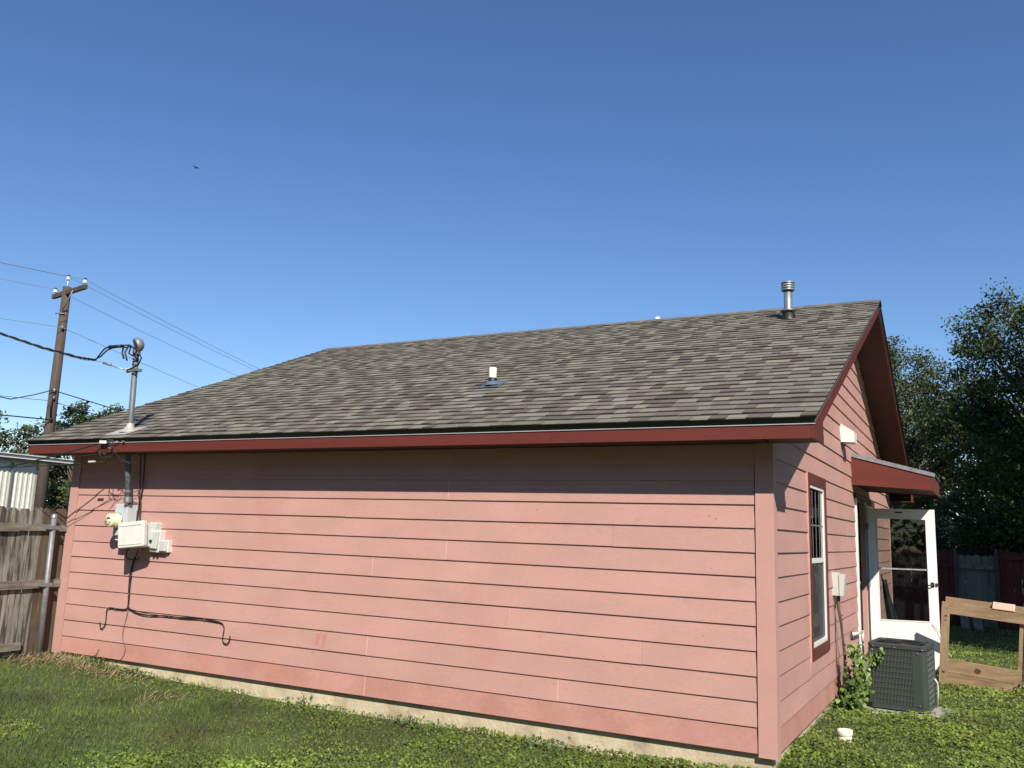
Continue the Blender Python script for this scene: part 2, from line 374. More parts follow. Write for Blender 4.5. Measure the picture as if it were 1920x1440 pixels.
for x, w_, za, zb_ in ((-4.26, .045, .39, .50), (-4.18, .04, .38, .50), (-4.30, .03, .31, .34)):
    yf = lambda z: -(.0180 - (.0135) * ((z % E) / (E + .012))) - .0016
    b = MB(); b.hexa([(x, yf(za), za), (x + w_, yf(za), za), (x + w_, yf(za) + .001, za), (x, yf(za) + .001, za), (x + .01, yf(zb_), zb_), (x + w_ + .01, yf(zb_), zb_), (x + w_ + .01, yf(zb_) + .001, zb_), (x + .01, yf(zb_) + .001, zb_)]); b.build('paint_touch_up', touch, house)
b = MB()
for _ in range(46):
    x = random.uniform(XL + .3, -.3); z = random.uniform(.03, 1.95); r_ = random.uniform(.003, .0075); yy = -(.0180 - .0135 * ((z % E) / (E + .012)))
    b.add([(x + r_ * math.cos(t), yy - .001, z + r_ * 1.3 * math.sin(t)) for t in (0, 1.05, 2.1, 3.14, 4.2, 5.2)] + [(x, yy - .006, z)], [(0, 1, 6), (1, 2, 6), (2, 3, 6), (3, 4, 6), (4, 5, 6), (5, 0, 6)])
sp_ = b.build('mud_speck', M['pink_low'], house); sp_['kind'] = 'stuff'
b = MB(); b.box(T0, T1, -.014, .011, 2.076, 2.234); b.build('frieze_board', M['pink'], house)
# corner trim
b = MB(); b.box(-.112, .024, -.026, -.001, -.022, 2.36); b.build('corner_trim', M['pink_trim'], house)
b = MB(); b.box(.0, .0238, .0, .085, -.022, 2.36); b.build('corner_trim', M['pink_trim'], house)
b = MB(); b.box(XL - .024, XL + .112, -.026, -.001, -.022, 2.36); b.build('corner_trim', M['pink_trim'], house)
b = MB(); b.box(XL - .0238, XL, 0, .085, -.022, 2.36); b.build('corner_trim', M['pink_trim'], house)
b = MB(); b.box(.0, .0238, WD - .085, WD, -.022, 2.36); b.build('corner_trim', M['pink_trim'], house)

# gable wall boards
def ylo(z):
    return max(.088, (z - 2.385 + .125) / SL - .405)
k = 0; z = 0.0
cuts = [(WIN[0] - .002, WIN[1] + .002, WIN[2], WIN[3]), (DOOR[0] - .075, DOOR[1] + .075, -1, DOOR[3] + .08), (6.03, 7.1, .72, 2.15)]
gj = {0: [1.251, 4.2], 1: [3.4], 2: [.9, 7.6], 4: [3.1], 6: [7.9], 9: [3.9], 12: [2.9, 6.5], 14: [4.6], 16: [3.6, 5.9], 18: [4.9]}
while True:
    z0 = k * E; z1 = z0 + E; lo = ylo(z0); lot = ylo(z1 + .012)
    if lo > WD / 2 - .1: break
    lot = min(lot, WD / 2 - .01)
    segs = [(lo, WD - lo)]
    for (c0, c1, cz0, cz1) in cuts:
        if z0 < cz1 - .02 and z1 > cz0 + .02:
            if z0 >= cz0 - .02 or True:
                segs = [s for a, c in segs for s in ((a, min(c, c0)), (max(a, c1), c)) if s[1] - s[0] > .02]
    out = []
    for a, c in segs:
        js = [q for q in gj.get(k, []) if a + .1 < q < c - .1]
        pp = [a] + js + [c]
        out += [(pp[i] + (.0008 if i else 0), pp[i + 1] - .0008) for i in range(len(pp) - 1)]
    for a, c in out:
        at_ = lot if abs(a - lo) < 1e-6 else a
        ct_ = (WD - lot) if abs(c - (WD - lo) + .0008) < 2e-3 else c
        if ct_ <= at_: at_ = ct_ = WD / 2
        siding_piece(a, c, z0, z1, 'g', M['pink_low'] if k == 0 else M['pink'], at_, ct_, random.uniform(-.0015, .0015), random.uniform(-.0015, .0015))
    k += 1
# filler bands above and below the openings where whole boards were cut away
b = MB()
for (c0, c1, cz0, cz1) in cuts:
    t = math.ceil((cz1 - .02) / E) * E
    b = MB()
    if t > cz1: b.box(-.003, .008, c0, c1, cz1 + .001, t + .004)
    if cz0 > 0:
        u = math.floor((cz0 + .02) / E) * E
        if u < cz0: b.box(-.003, .0165, c0, c1, u + .001, cz0 - .001)
    if b.v: b.build('filler_board', M['pink'], house)

# ---------------- roof
slope = math.atan(SL)
roof = MB()
X0, X1 = XL - OXL, OXR
for sgn in (0, 1):
    def Yv(y): return y if sgn == 0 else WD - y
    poly = [(X0 + .02, Yv(-.384), zr(-.384) - .115 + .06), (X0 + .02, Yv(-.384), zr(-.384) - .012), (X0 + .02, Yv(WD / 2), zr(WD / 2) - .012), (X0 + .02, Yv(WD / 2), zu(WD / 2)), (X0 + .02, Yv(.0), zu(0)), (X0 + .02, Yv(-.2), zu(-.2))]
    roof.prism(poly, (X1 - X0 - .04, 0, 0))
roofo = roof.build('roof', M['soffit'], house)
b = MB(); b.box(XL, 0, -.366, -.03, 2.236, 2.246); b.box(X0 + .02, XL - .03, -.366, 0, 2.236, 2.246); b.box(0.03, X1 - .02, -.366, 0, 2.236, 2.246)
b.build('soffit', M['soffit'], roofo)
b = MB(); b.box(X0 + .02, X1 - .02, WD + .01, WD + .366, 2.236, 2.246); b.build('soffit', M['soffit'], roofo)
for y0, y1 in ((-.386, -.366), (WD + .366, WD + .386)):
    for xa, xb in ((X0, -6.2), (-6.198, -1.66), (-1.658, X1 - .021)):
        b = MB(); b.box(xa, xb, y0, y1, 2.229, 2.331); b.build('fascia_board', M['red'], roofo)
b = MB()
b.prism([(X0, -.3945, 2.3275), (X0, -.3875, 2.3265), (X0, -.3875, 2.334), (X0, -.3945, 2.3305)], (X1 - X0 + .006, 0, 0))
b.build('drip_edge', M['drip'], roofo)
b = MB(); b.prism([(X0, -.3865, 2.337), (X0, -.3845, 2.337), (X0, -.3965, 2.388), (X0, -.3985, 2.388)], (X1 - X0 + .006, 0, 0))
b.build('eave_flashing', M['black_metal'], roofo)
# rake boards and their metal edges
for xr, off, sg in ((X1 - .02, .02, 1), (X0, .02, -1)):
    for side in (0, 1):
        f = (lambda y: y) if side == 0 else (lambda y: WD - y)
        hi = lambda y: zr(y) - .048
        lo_ = lambda y: zr(y) - .165
        b = MB(); b.prism([(xr, f(.0), lo_(0)), (xr, f(WD / 2 - .001), lo_(WD / 2)), (xr, f(WD / 2 - .001), hi(WD / 2)), (xr, f(-.386), hi(-.386)), (xr, f(-.386), 2.30), (xr, f(.0), 2.30)], (off, 0, 0))
        b.build('rake_board', M['red'], roofo)
        b = MB(); b.prism([(xr, f(-.3862), 2.2285), (xr, f(.012), 2.2285), (xr, f(.012), 2.2995), (xr, f(-.3862), 2.2995)], (off, 0, 0))
        b.build('eave_return', M['red'], roofo)
        x2 = xr + off + .001 if sg > 0 else xr - .007
        dn = .046 if side == 0 else .11
        b = MB(); b.prism([(x2, f(-.39), zr(-.39) - dn), (x2, f(WD / 2), zr(WD / 2) - dn), (x2, f(WD / 2), zr(WD / 2) - .020), (x2, f(-.39), zr(-.39) - .020)], (.006, 0, 0))
        b.build('rake_metal', M['galv_dull'] if side == 0 else M['black_metal'], roofo)
        x3 = xr + off + .002 if sg > 0 else xr - .016
        b = MB(); b.prism([(x3, f(-.395), zr(-.395) - .019), (x3, f(WD / 2), zr(WD / 2) - .019), (x3, f(WD / 2), zr(WD / 2) - .003), (x3, f(-.395), zr(-.395) - .003)], (.014, 0, 0))
        b.build('rake_edge', M['black_metal'], roofo)

# ---------------- shingles
EXP = 0.1435
cs, sn = math.cos(slope), math.sin(slope)
NC = int((WD / 2 + .425) / cs / EXP)
XS0, XS1 = X0 - .012, X1 + .018
def tab_geom(w, th, lift):
    # local: x along eave, y up the slope, z normal
    b0 = .0
    top = lambda y: (lift + th) * (1 - y / .17) + .0022 * (y / .17)
    V = [(0, b0, lift), (w, b0, lift), (w, b0, lift + th), (0, b0, lift + th),
         (0, .121, top(.121)), (w, .121, top(.121)), (0, .168, .0012), (w, .168, .0012)]
    F = [(0, 1, 2, 3), (3, 2, 5, 4), (4, 5, 7, 6), (1, 7, 5, 2), (0, 3, 4, 6), (0, 6, 7, 1)]
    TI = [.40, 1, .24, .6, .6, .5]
    return V, F, TI
tabs = []   # (course, x, w, brown, tint, th, lift)
for c in range(NC):
    x = XS0; run = 0; br = False
    xo = XS0 - random.uniform(0, .15)
    while x < XS1 - .01:
        if random.random() < .76: br = not br
        w = random.choice((.09, .11, .13, .15, .17, .20, .14)) * random.uniform(.92, 1.08)
        w = min(w, XS1 - x)
        if XS1 - x - w < .05: w = XS1 - x
        t = random.choice((.88, .95, 1.02, 1.12, 1.24)) if not br else random.choice((.78, .9, 1.0, 1.15))
        tabs.append((c, x, w, br, t, random.uniform(.0045, .008) + (.003 if br else 0), random.uniform(.0015, .0045)))
        x += w
def tab_world(c, x):
    s = c * EXP
    y = -.422 + s * cs; z = zr(-.422) + s * sn
    wob = .0025 * math.sin(x * 2.3 + c * 1.7) + .002 * math.sin(x * 5.1 - c)
    return Vector((x, y, z - .006 + wob * .5)), wob
def dist(t):
    p, _ = tab_world(t[0], t[1]); return (p - CAM).length
order = sorted(range(len(tabs)), key=lambda i: dist(tabs[i]) if tabs[i][2] > .1 else 99)
single = set(order[:300])
cache = {}
bulkV, bulkF, bulkT, bulkM = [], [], [], []
for i, (c, x, w, br, t, th, lift) in enumerate(tabs):
    p, wob = tab_world(c, x)
    if i in single:
        key = (round(w * 50), br, t, round(th * 400))
        if key not in cache:
            V, F, TI = tab_geom(round(w * 50) / 50, th, lift)
            me = bpy.data.meshes.new('shingle'); me.from_pydata(V, [], F)
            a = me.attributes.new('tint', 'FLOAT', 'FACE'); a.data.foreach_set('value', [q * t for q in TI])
            me.materials.append(M['shingle_b'] if br else M['shingle']); cache[key] = me
        o = bpy.data.objects.new('shingle', cache[key]); COL.objects.link(o); o.parent = roofo
        o.location = p - Vector(roofo['o']); o.rotation_euler = (slope, 0, 0)
        o.scale = (w / (round(w * 50) / 50), 1, 1)
    else:
        V, F, TI = tab_geom(w, th, lift); b0 = len(bulkV)
        for v in V: bulkV.append((p.x + v[0], p.y + v[1] * cs - v[2] * sn, p.z + v[1] * sn + v[2] * cs))
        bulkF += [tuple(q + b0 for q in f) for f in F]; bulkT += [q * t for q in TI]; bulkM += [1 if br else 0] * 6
me = bpy.data.meshes.new('shingle_field'); org = Vector(roofo['o'])
me.from_pydata([tuple(Vector(v) - org) for v in bulkV], [], bulkF)
a = me.attributes.new('tint', 'FLOAT', 'FACE'); a.data.foreach_set('value', bulkT)
me.materials.append(M['shingle']); me.materials.append(M['shingle_b']); me.polygons.foreach_set('material_index', bulkM)
o = bpy.data.objects.new('shingle_field', me); COL.objects.link(o); o.parent = roofo; o['kind'] = 'stuff'
# back slope as courses, ridge caps
V, F, T = [], [], []
for c in range(NC):
    s = c * EXP; y = WD + .422 - s * cs; z = zr(-.422) + s * sn; n0 = len(V)
    V += [(XS0, y, z - .004), (XS1, y, z - .004), (XS1, y, z + .006), (XS0, y, z + .006), (XS0, y - .168 * cs, z + .168 * sn - .004), (XS1, y - .168 * cs, z + .168 * sn - .004)]
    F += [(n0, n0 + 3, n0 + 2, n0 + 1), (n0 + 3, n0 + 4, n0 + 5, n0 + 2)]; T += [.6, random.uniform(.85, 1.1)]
me = bpy.data.meshes.new('back_slope'); me.from_pydata([tuple(Vector(v) - org) for v in V], [], F)
a = me.attributes.new('tint', 'FLOAT', 'FACE'); a.data.foreach_set('value', T); me.materials.append(M['shingle'])
o = bpy.data.objects.new('back_shingles', me); COL.objects.link(o); o.parent = roofo
capme = {}
zt_ = zr(WD / 2)
x = XS0; i = 0
while x < XS1 - .17:
    w = .145; t = random.choice((.85, 1.0, 1.15))
    if t not in capme:
        me = bpy.data.meshes.new('ridge_cap')
        V = [(0, -.14, -.14 * SL + .006), (.19, -.14, -.14 * SL), (0, 0, .014), (.19, 0, .006), (0, .14, -.14 * SL + .006), (.19, .14, -.14 * SL), (0, -.14, -.14 * SL - .004), (0, 0, .0), (0, .14, -.14 * SL - .004)]
        me.from_pydata(V, [], [(0, 1, 3, 2), (2, 3, 5, 4), (0, 2, 7, 6), (2, 4, 8, 7)])
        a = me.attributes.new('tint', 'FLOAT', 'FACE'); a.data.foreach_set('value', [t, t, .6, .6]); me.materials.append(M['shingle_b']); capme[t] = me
    o = bpy.data.objects.new('ridge_cap', capme[t]); COL.objects.link(o); o.parent = roofo
    o.location = Vector((x, WD / 2, zt_ + .002)) - org; x += w

# ---------------- roof vents
def lathe(q, c, prof, n=20, axis=Vector((0, 0, 1)), mi=0):
    c = Vector(c); ax = axis.normalized(); a = ax.orthogonal().normalized(); b2 = ax.cross(a)
    vs = []
    for (r, h) in prof:
        for k in range(n):
            t = 2 * math.pi * k / n; vs.append(c + ax * h + (a * math.cos(t) + b2 * math.sin(t)) * r)
    fs = []
    for i in range(len(prof) - 1):
        for k in range(n):
            q2 = (k + 1) % n; fs.append((i * n + k, i * n + q2, (i + 1) * n + q2, (i + 1) * n + k))
    q.add(vs, fs, True, mi)
RN = Vector((0, -sn, cs))
pv = thing('plumbing_vent', 'short white plastic pipe standing alone mid-slope on the shingle roof', 'vent pipe', (-3.082, 1.129, zr(1.129)))
q = MB(); lathe(q, (-3.08, 1.129, zr(1.129) - .02), [(.001, .21), (.036, .21), (.041, .205), (.041, .10), (.041, .0)]); q.build('pipe', M['offwhite'], pv)
q = MB(); lathe(q, (-3.08, 1.129, zr(1.129) - .02), [(.043, .10), (.046, .095), (.050, .03), (.075, .02)]); q.build('collar', M['black'], pv)
q = MB(); q.cbox((-3.08, 1.14, zr(1.14) + .009), .23, .26, .004, Matrix.Rotation(slope, 3, 'X')); lathe(q, (-3.08, 1.129, zr(1.129) + .008), [(.09, .002), (.06, .03), (.045, .04)], axis=(RN + Vector((0, 0, 1)))); q.build('flashing', M['flash_blue'], pv)
fl = thing('flue_pipe', 'galvanised metal flue with slotted round cap near the roof ridge', 'flue', (-.56, 3.931, zr(3.931)))
FX, FY = -.562, 3.931; FZ = zr(FY)
q = MB(); lathe(q, (FX, FY, FZ), [(.060, .0), (.050, .03), (.050, .35), (.052, .36)]); q.build('pipe', M['galv'], fl)
q = MB(); lathe(q, (FX, FY, FZ), [(.095, -.03), (.072, .06), (.054, .075)]); q.build('boot', M['black'], fl)
q = MB(); lathe(q, (FX, FY, FZ + .085), [(.051, .012), (.098, .0), (.1, .006), (.055, .026)], 24); q.build('storm_collar', M['galv'], fl)
for h in (.345, .375, .405):
    q = MB(); lathe(q, (FX, FY, FZ + h), [(.055, .0), (.078, .0), (.080, .004), (.080, .016), (.078, .020), (.055, .020)], 24); q.build('cap_ring', M['galv'], fl)
q = MB(); lathe(q, (FX, FY, FZ + .33), [(.055, .0), (.058, .105), (.001, .105)], 20); q.build('cap_core', M['black'], fl)
q = MB(); lathe(q, (FX, FY, FZ + .437), [(.082, .0), (.084, .004), (.076, .016), (.001, .022)], 24); q.build('cap_lid', M['galv'], fl)
q = MB(); lathe(q, (-2.62, 5.1, zr(5.1)), [(.036, -.05), (.036, .27), (.032, .275), (.001, .275)])
tag(q.build('vent_pipe_end', M['offwhite'], None, (-2.62, 5.1, zr(5.1))), 'white pipe tip just showing above the roof ridge', 'vent pipe')

# ---------------- window
wy0, wy1, wz0, wz1 = WIN
winp = MB(); winp.box(.0, .028, wy0, wy0 + .095, wz0, wz1)
window = winp.build('window', M['red'], house)
q = MB(); q.box(.0, .028, wy1 - .095, wy1, wz0, wz1); q.build('window_trim', M['red'], window)
q = MB(); q.box(.0, .030, wy0 + .0955, wy1 - .0955, wz1 - .1, wz1); q.build('window_trim', M['red'], window)
q = MB(); q.box(.0, .030, wy0 + .0955, wy1 - .0955, wz0, wz0 + .1); q.build('window_trim', M['red'], window)
q = MB(); q.box(-.0, .026, wy0 - .003, wy0 - .0003, wz0 - .012, wz1 - .001); q.build('lit_trim_edge', M['pink_trim'], window)  # side of the red trim, coloured pink to look sunlit
a0, a1, c0, c1 = wy0 + .097, wy1 - .097, wz0 + .102, wz1 - .102
q = MB()
q.box(-.03, .020, a0, a0 + .035, c0, c1); q.box(-.03, .020, a1 - .035, a1, c0, c1); q.box(-.03, .020, a0 + .036, a1 - .036, c1 - .03, c1); q.box(-.03, .022, a0 + .036, a1 - .036, c0, c0 + .03)
q.build('window_frame', M['white'], window)
mid = 1.345
q = MB(); q.box(-.025, .012, a0 + .036, a1 - .036, mid - .022, mid + .022); q.build('meeting_rail', M['white'], window)
q = MB(); q.box(.000, .003, a0 + .036, a1 - .036, mid + .0225, c1 - .036); q.build('pane', M['glass'], window)
q = MB(); q.box(-.016, -.013, a0 + .036, a1 - .036, c0 + .041, mid - .0225); q.build('pane', M['glass'], window)
q = MB(); q.box(.004, .005, a0 + .036, a1 - .036, c0 + .041, mid - .0225); q.build('insect_screen', M['screen'], window)
for i in range(1, 4):
    y = a0 + .036 + (a1 - a0 - .072) * i / 4; q = MB(); q.box(.0036, .006, y - .0045, y + .0045, mid + .023, c1 - .037); q.build('muntin', M['galv_dull'], window)
q = MB(); q.box(.0034, .0074, a0 + .037, a1 - .037, 1.66, 1.674); q.build('muntin', M['galv_dull'], window)
# curtain (wavy cloth) behind the lower sash, near-black backing sheet stands for the unlit room
def curtain(y0, y1, z0, z1, x, name, m, amp=.014):
    n = 60; vs = []; fs = []
    for i in range(n + 1):
        y = y0 + (y1 - y0) * i / n; xx = x + amp * math.sin(i * .95) + amp * .5 * math.sin(i * 2.3)
        vs += [(xx, y, z0), (xx + .01 * math.sin(i), y, z1)]
    for i in range(n): fs.append((2 * i, 2 * i + 2, 2 * i + 3, 2 * i + 1))
    q = MB(); q.add(vs, fs, True); return q.build(name, m, window)
curtain(a0, a1, c0, mid + .05, -.06, 'curtain', M['curtain'])
q = MB(); q.box(-.2, -.17, a0 - .1, a1 + .1, c0 - .1, c1 + .1); q.build('dark_backing', M['interior'], window)

# second window trim beyond the door
w2 = MB(); w2.box(.0, .028, 6.05, 6.14, .74, 2.13); win2 = w2.build('window', M['red'], house); lab(win2, 'window half hidden behind the open storm door')
q = MB(); q.box(0, .028, 6.98, 7.07, .74, 2.13); q.box(0, .03, 6.1405, 6.9795, 2.04, 2.13); q.box(0, .03, 6.1405, 6.9795, .74, .83); q.build('window_trim', M['red'], win2)
q = MB(); q.box(-.0, .018, 6.142, 6.978, 2.0, 2.038); q.box(-.0, .018, 6.142, 6.978, .832, .87); q.box(-.0, .018, 6.142, 6.18, .872, 1.998); q.box(-.0, .018, 6.94, 6.978, .872, 1.998); q.build('window_frame', M['white'], win2)
q = MB(); q.box(.004, .008, 6.181, 6.939, .872, 1.998); q.build('pane', M['glass'], win2)

# ---------------- doorway
q = MB(); q.box(-.045, .012, DOOR[0] - .001, DOOR[0] + .03, .0, DOOR[3]); dw = q.build('doorway', M['pink_trim'], house)
q = MB(); q.box(-.045, .012, DOOR[1] - .03, DOOR[1], .0, DOOR[3]); q.build('jamb', M['pink_trim'], dw)
q = MB(); q.box(-.3, -.047, DOOR[1] - .034, DOOR[1] - .002, .0, DOOR[3]); q.build('dark_liner', M['interior'], dw)  # liner coloured near-black for the shade inside the opening
q = MB(); q.box(-.3, -.047, DOOR[0] + .002, DOOR[0] + .03, .0, DOOR[3]); q.build('dark_liner', M['interior'], dw)
q = MB(); q.box(.0, .035, DOOR[0] - .07, DOOR[0] - .002, .0, DOOR[3] + .01); q.build('casing', M['white'], dw)
q = MB(); q.box(.0, .035, DOOR[1] + .002, DOOR[1] + .06, .0, DOOR[3] + .01); q.build('casing', M['white'], dw)
q = MB(); q.box(.0, .035, DOOR[0] - .07, DOOR[1] + .06, DOOR[3] + .011, DOOR[3] + .075); q.build('casing', M['red'], dw)
q = MB(); q.box(-.14, .03, DOOR[0], DOOR[1], -.03, .0); q.build('threshold', M['galv_dull'], dw)
q = MB(); q.box(.0, .045, DOOR[0] - .02, DOOR[0] + .0, 1.02, 1.06); q.build('strike_plate', M['galv'], dw)

# ---------------- storm door, swung open past ninety degrees
HP = Vector((.045, 5.876, 0)); AN = .289
RD = Rz(AN)
def dp(s, t, z): return HP + RD @ Vector((s, t, 0)) + Vector((0, 0, z))
def dbox(q, s0, s1, t0, t1, z0, z1):
    q.hexa([dp(s0, t0, z0), dp(s1, t0, z0), dp(s1, t1, z0), dp(s0, t1, z0), dp(s0, t0, z1), dp(s1, t0, z1), dp(s1, t1, z1), dp(s0, t1, z1)])
ZB, ZT = -.045, 1.985; DWW = .835
q = MB(); dbox(q, .0, .108, -.018, .018, ZB, ZT); sdoor = q.build('storm_door', M['white'], house); lab(sdoor, 'white storm door standing open with tall glass panel')
q = MB(); dbox(q, DWW - .105, DWW, -.018, .018, ZB, ZT); q.build('stile', M['white'], sdoor)
q = MB(); dbox(q, .1085, DWW - .1055, -.018, .018, 1.865, ZT); q.build('top_rail', M['white'], sdoor)
q = MB(); dbox(q, .1085, DWW - .1055, -.016, .016, ZB, .54); q.build('kick_panel', M['white'], sdoor)
q = MB(); dbox(q, .1085, DWW - .1055, -.022, .010, 1.196, 1.214); q.build('mid_rail', M['galv'], sdoor)
q = MB()
for (s0, s1, z0, z1) in ((.109, .121, .541, 1.195), (.109, .121, 1.215, 1.864), (DWW - .118, DWW - .106, .541, 1.195), (DWW - .118, DWW - .106, 1.215, 1.864), (.1215, DWW - .1185, 1.852, 1.864), (.1215, DWW - .1185, .541, .553)):
    dbox(q, s0, s1, -.023, .012, z0, z1)
q.build('glazing_bead', M['white'], sdoor)
q = MB(); dbox(q, .1215, DWW - .1185, -.004, .0, 1.215, 1.851); q.build('glass_pane', M['glass_dark'], sdoor)
q = MB(); dbox(q, .1215, DWW - .1185, -.010, -.006, .554, 1.195); q.build('glass_pane', M['glass_dark'], sdoor)
q = MB(); dbox(q, DWW - .085, DWW - .045, -.032, -.018, .99, 1.05); q.tube([dp(DWW - .065, -.03, 1.02), dp(DWW - .065, -.065, 1.02), dp(DWW - .085, -.07, 1.015), dp(DWW - .15, -.07, 1.01)], .008, 8); dbox(q, DWW - .03, DWW - .005, -.035, -.018, 1.0, 1.04)
q.build('handle', M['black'], sdoor)
q = MB(); dbox(q, .345, .435, -.0225, -.0185, 1.93, 1.948); q.build('closer_bracket', M['black'], sdoor)
q = MB(); q.tube([dp(DWW - .10, -.02, .52), dp(DWW - .02, -.05, .44), dp(DWW + .03, -.08, .36)], .003, 5); q.build('chain', M['black'], sdoor)
q = MB()
for z in (.25, 1.0, 1.75): dbox(q, -.012, .012, -.026, .02, z - .04, z + .04)
q.build('hinge', M['galv_dull'], sdoor)

# ---------------- awning over the door
AY0, AY1 = 4.66, 6.22
q = MB()
side = [(0.003, 2.222), (.90, 2.158), (.90, 2.335), (0.003, 2.580)]
q.prism([(x, AY0, z) for x, z in side], (0, .02, 0)); awn = q.build('awning', M['red'], house); lab(awn, 'small red boxed awning over the side door')
q = MB(); q.prism([(x, AY1 - .02, z) for x, z in side], (0, .02, 0)); q.build('side_board', M['red'], awn)
q = MB(); q.prism([(.90, AY0 - .004, 2.155), (.918, AY0 - .004, 2.15), (.918, AY0 - .004, 2.325), (.90, AY0 - .004, 2.332)], (0, AY1 - AY0 + .008, 0)); q.build('front_board', M['red'], awn)
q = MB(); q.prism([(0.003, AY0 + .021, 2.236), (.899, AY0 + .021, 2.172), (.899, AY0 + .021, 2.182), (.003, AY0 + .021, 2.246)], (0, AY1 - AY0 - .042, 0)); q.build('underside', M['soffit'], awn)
q = MB(); q.prism([(0.003, AY0 - .012, 2.604), (.932, AY0 - .012, 2.348), (.932, AY0 - .012, 2.358), (.003, AY0 - .012, 2.616)], (0, AY1 - AY0 + .024, 0)); q.build('metal_sheet', M['galv'], awn)
q = MB(); q.prism([(0.003, AY0 - .014, 2.566), (.932, AY0 - .014, 2.312), (.932, AY0 - .014, 2.347), (.003, AY0 - .014, 2.603)], (0, .005, 0)); q.build('edge_flashing', M['galv'], awn)

# ---------------- white vent hood on gable
VY = 3.80
q = MB(); q.prism([(.006, VY, 2.655), (.158, VY, 2.648), (.158, VY, 2.770), (.006, VY, 2.872)], (0, .24, 0))
vh = tag(q.build('vent_hood', M['white'], None, (.0, VY + .12, 2.65)), 'white wedge-shaped hood high on the pink gable wall', 'vent hood')
q = MB(); q.tube([(.03, VY + .03, 2.65), (.045, VY + .01, 2.61)], .018, 10); q.build('sensor', M['black'], vh)

# ---------------- things on the gable wall
db = thing('disconnect_box', 'small grey-green electrical box beside the window with its cover ajar', 'electrical box', (.05, 2.9, 1.0))
q = MB(); q.box(.006, .075, 2.86, 2.98, .985, 1.215); q.build('box', M['util_box'], db)
q = MB(); q.hexa([(.078, 2.85, .985), (.115, 2.85, .985), (.115, 2.99, .985), (.078, 2.99, .985), (.078, 2.85, 1.20), (.135, 2.85, 1.20), (.135, 2.99, 1.20), (.078, 2.99, 1.20)]); q.build('cover', M['util_box'], db)
cn = thing('conduit', 'thorny dead vine stem climbing the conduit below the grey-green box', 'conduit', (.06, 3.0, 0))
pts = [(.06, 2.92, .985), (.055, 2.93, .86), (.07, 2.98, .7), (.075, 3.06, .5), (.08, 3.10, .35), (.075, 3.10, .18), (.09, 3.12, .05), (.10, 3.14, -.08)]
q = MB(); q.tube(pts, [.018, .016, .013, .014, .015, .017, .017, .018], 8); q.build('pipe', M['bark'], cn)
q = MB()
for i in range(26):
    t = random.uniform(.15, .95) * (len(pts) - 1); k_ = int(t); fr = t - k_
    p = Vector(pts[k_]).lerp(Vector(pts[min(k_ + 1, len(pts) - 1)]), fr)
    d = Vector((random.uniform(-.2, 1), random.uniform(-1, 1), random.uniform(-.2, .6))).normalized()
    q.tube([p, p + d * .02, p + d * .038], [.006, .007, .001], 5)
q.build('stub', M['bark'], cn)
ws = MB(); ws.tube([(.03, 2.86, .99), (.025, 2.88, .6), (.028, 2.93, .2), (.03, 2.98, -.08)], .004, 6)
tag(ws.build('ground_wire', M['dark_wire'], None, (.03, 2.9, .0)), 'thin dark wire running down the gable wall beside the conduit', 'wire')
fc = thing('drain_pipe_stub', 'white plastic pipe stub with elbow sticking out beside the door', 'pipe', (.06, 4.5, .5))
q = MB(); q.tube([(.02, 4.1, .505), (.05, 4.1, .505)], .018, 10); q.tube([(.05, 4.1, .505), (.062, 4.12, .505), (.065, 4.80, .475)], .015, 10); q.build('pipe', M['white'], fc)
q = MB(); q.tube([(.065, 4.79, .49), (.065, 4.79, .36)], .017, 10); q.build('elbow', M['white'], fc)
q = MB(); q.tube([(.03, 4.07, .53), (.035, 4.06, .47), (.03, 4.05, .44)], .01, 8); q.build('valve', M['dark_wire'], fc)

# ---------------- electric service on the front wall
mast = thing('service_mast', 'grey steel service mast rising through the eave to a weatherhead', 'mast', (-7.0, -.169, 1.68))
q = MB(); q.tube([(-6.93, -.150, 1.68), (-6.985, -.168, 2.2), (-7.004, -.169, 2.6), (-7.036, -.169, 3.42)], .032, 14); q.build('pipe', M['conduit'], mast)
q = MB(); lathe(q, (-6.932, -.152, 1.69), [(.045, .0), (.045, .06), (.035, .065)], 12); lathe(q, (-6.94, -.155, 1.80), [(.037, .0), (.037, .03)], 12); q.build('coupling', M['conduit'], mast)
RY = -.169
q = MB(); lathe(q, (-7.003, RY, zr(RY) - .02), [(.11, .0), (.075, .035), (.048, .06), (.036, .11)], 16); q.cbox((-7.04, -.19, zr(-.19) + .010), .34, .30, .005, Matrix.Rotation(slope, 3, 'X')); q.build('flashing', M['flash'], mast)
hc = Vector((-7.045, -.165, 3.475)); pn = Vector((-.45, -.80, -.40)).normalized()
q = MB(); vs = []; fs = []; nu, nv = 20, 12
for a in range(nv + 1):
    th_ = math.pi * a / nv
    for k in range(nu):
        t = 2 * math.pi * k / nu; p = Vector((.088 * math.sin(th_) * math.cos(t), .078 * math.sin(th_) * math.sin(t), .088 * math.cos(th_)))
        e_ = p.dot(pn) - .012
        if e_ > 0: p = p - pn * e_
        vs.append(hc + p)
for a in range(nv):
    for k in range(nu): fs.append((a * nu + k, a * nu + (k + 1) % nu, (a + 1) * nu + (k + 1) % nu, (a + 1) * nu + k))
q.add(vs, fs, True); lathe(q, hc + Vector((.012, 0, -.12)), [(.036, 0), (.042, .02), (.044, .075)], 14); q.build('weatherhead', M['galv_dull'], mast)
q = MB(); lathe(q, hc + pn * .013, [(.001, .0), (.074, .0), (.074, .004), (.001, .004)], 14, pn); q.build('insulator_plate', M['black'], mast)
q = MB(); q.box(-7.08, -6.95, -.205, -.133, 3.165, 3.195); q.build('clamp', M['galv_dull'], mast)
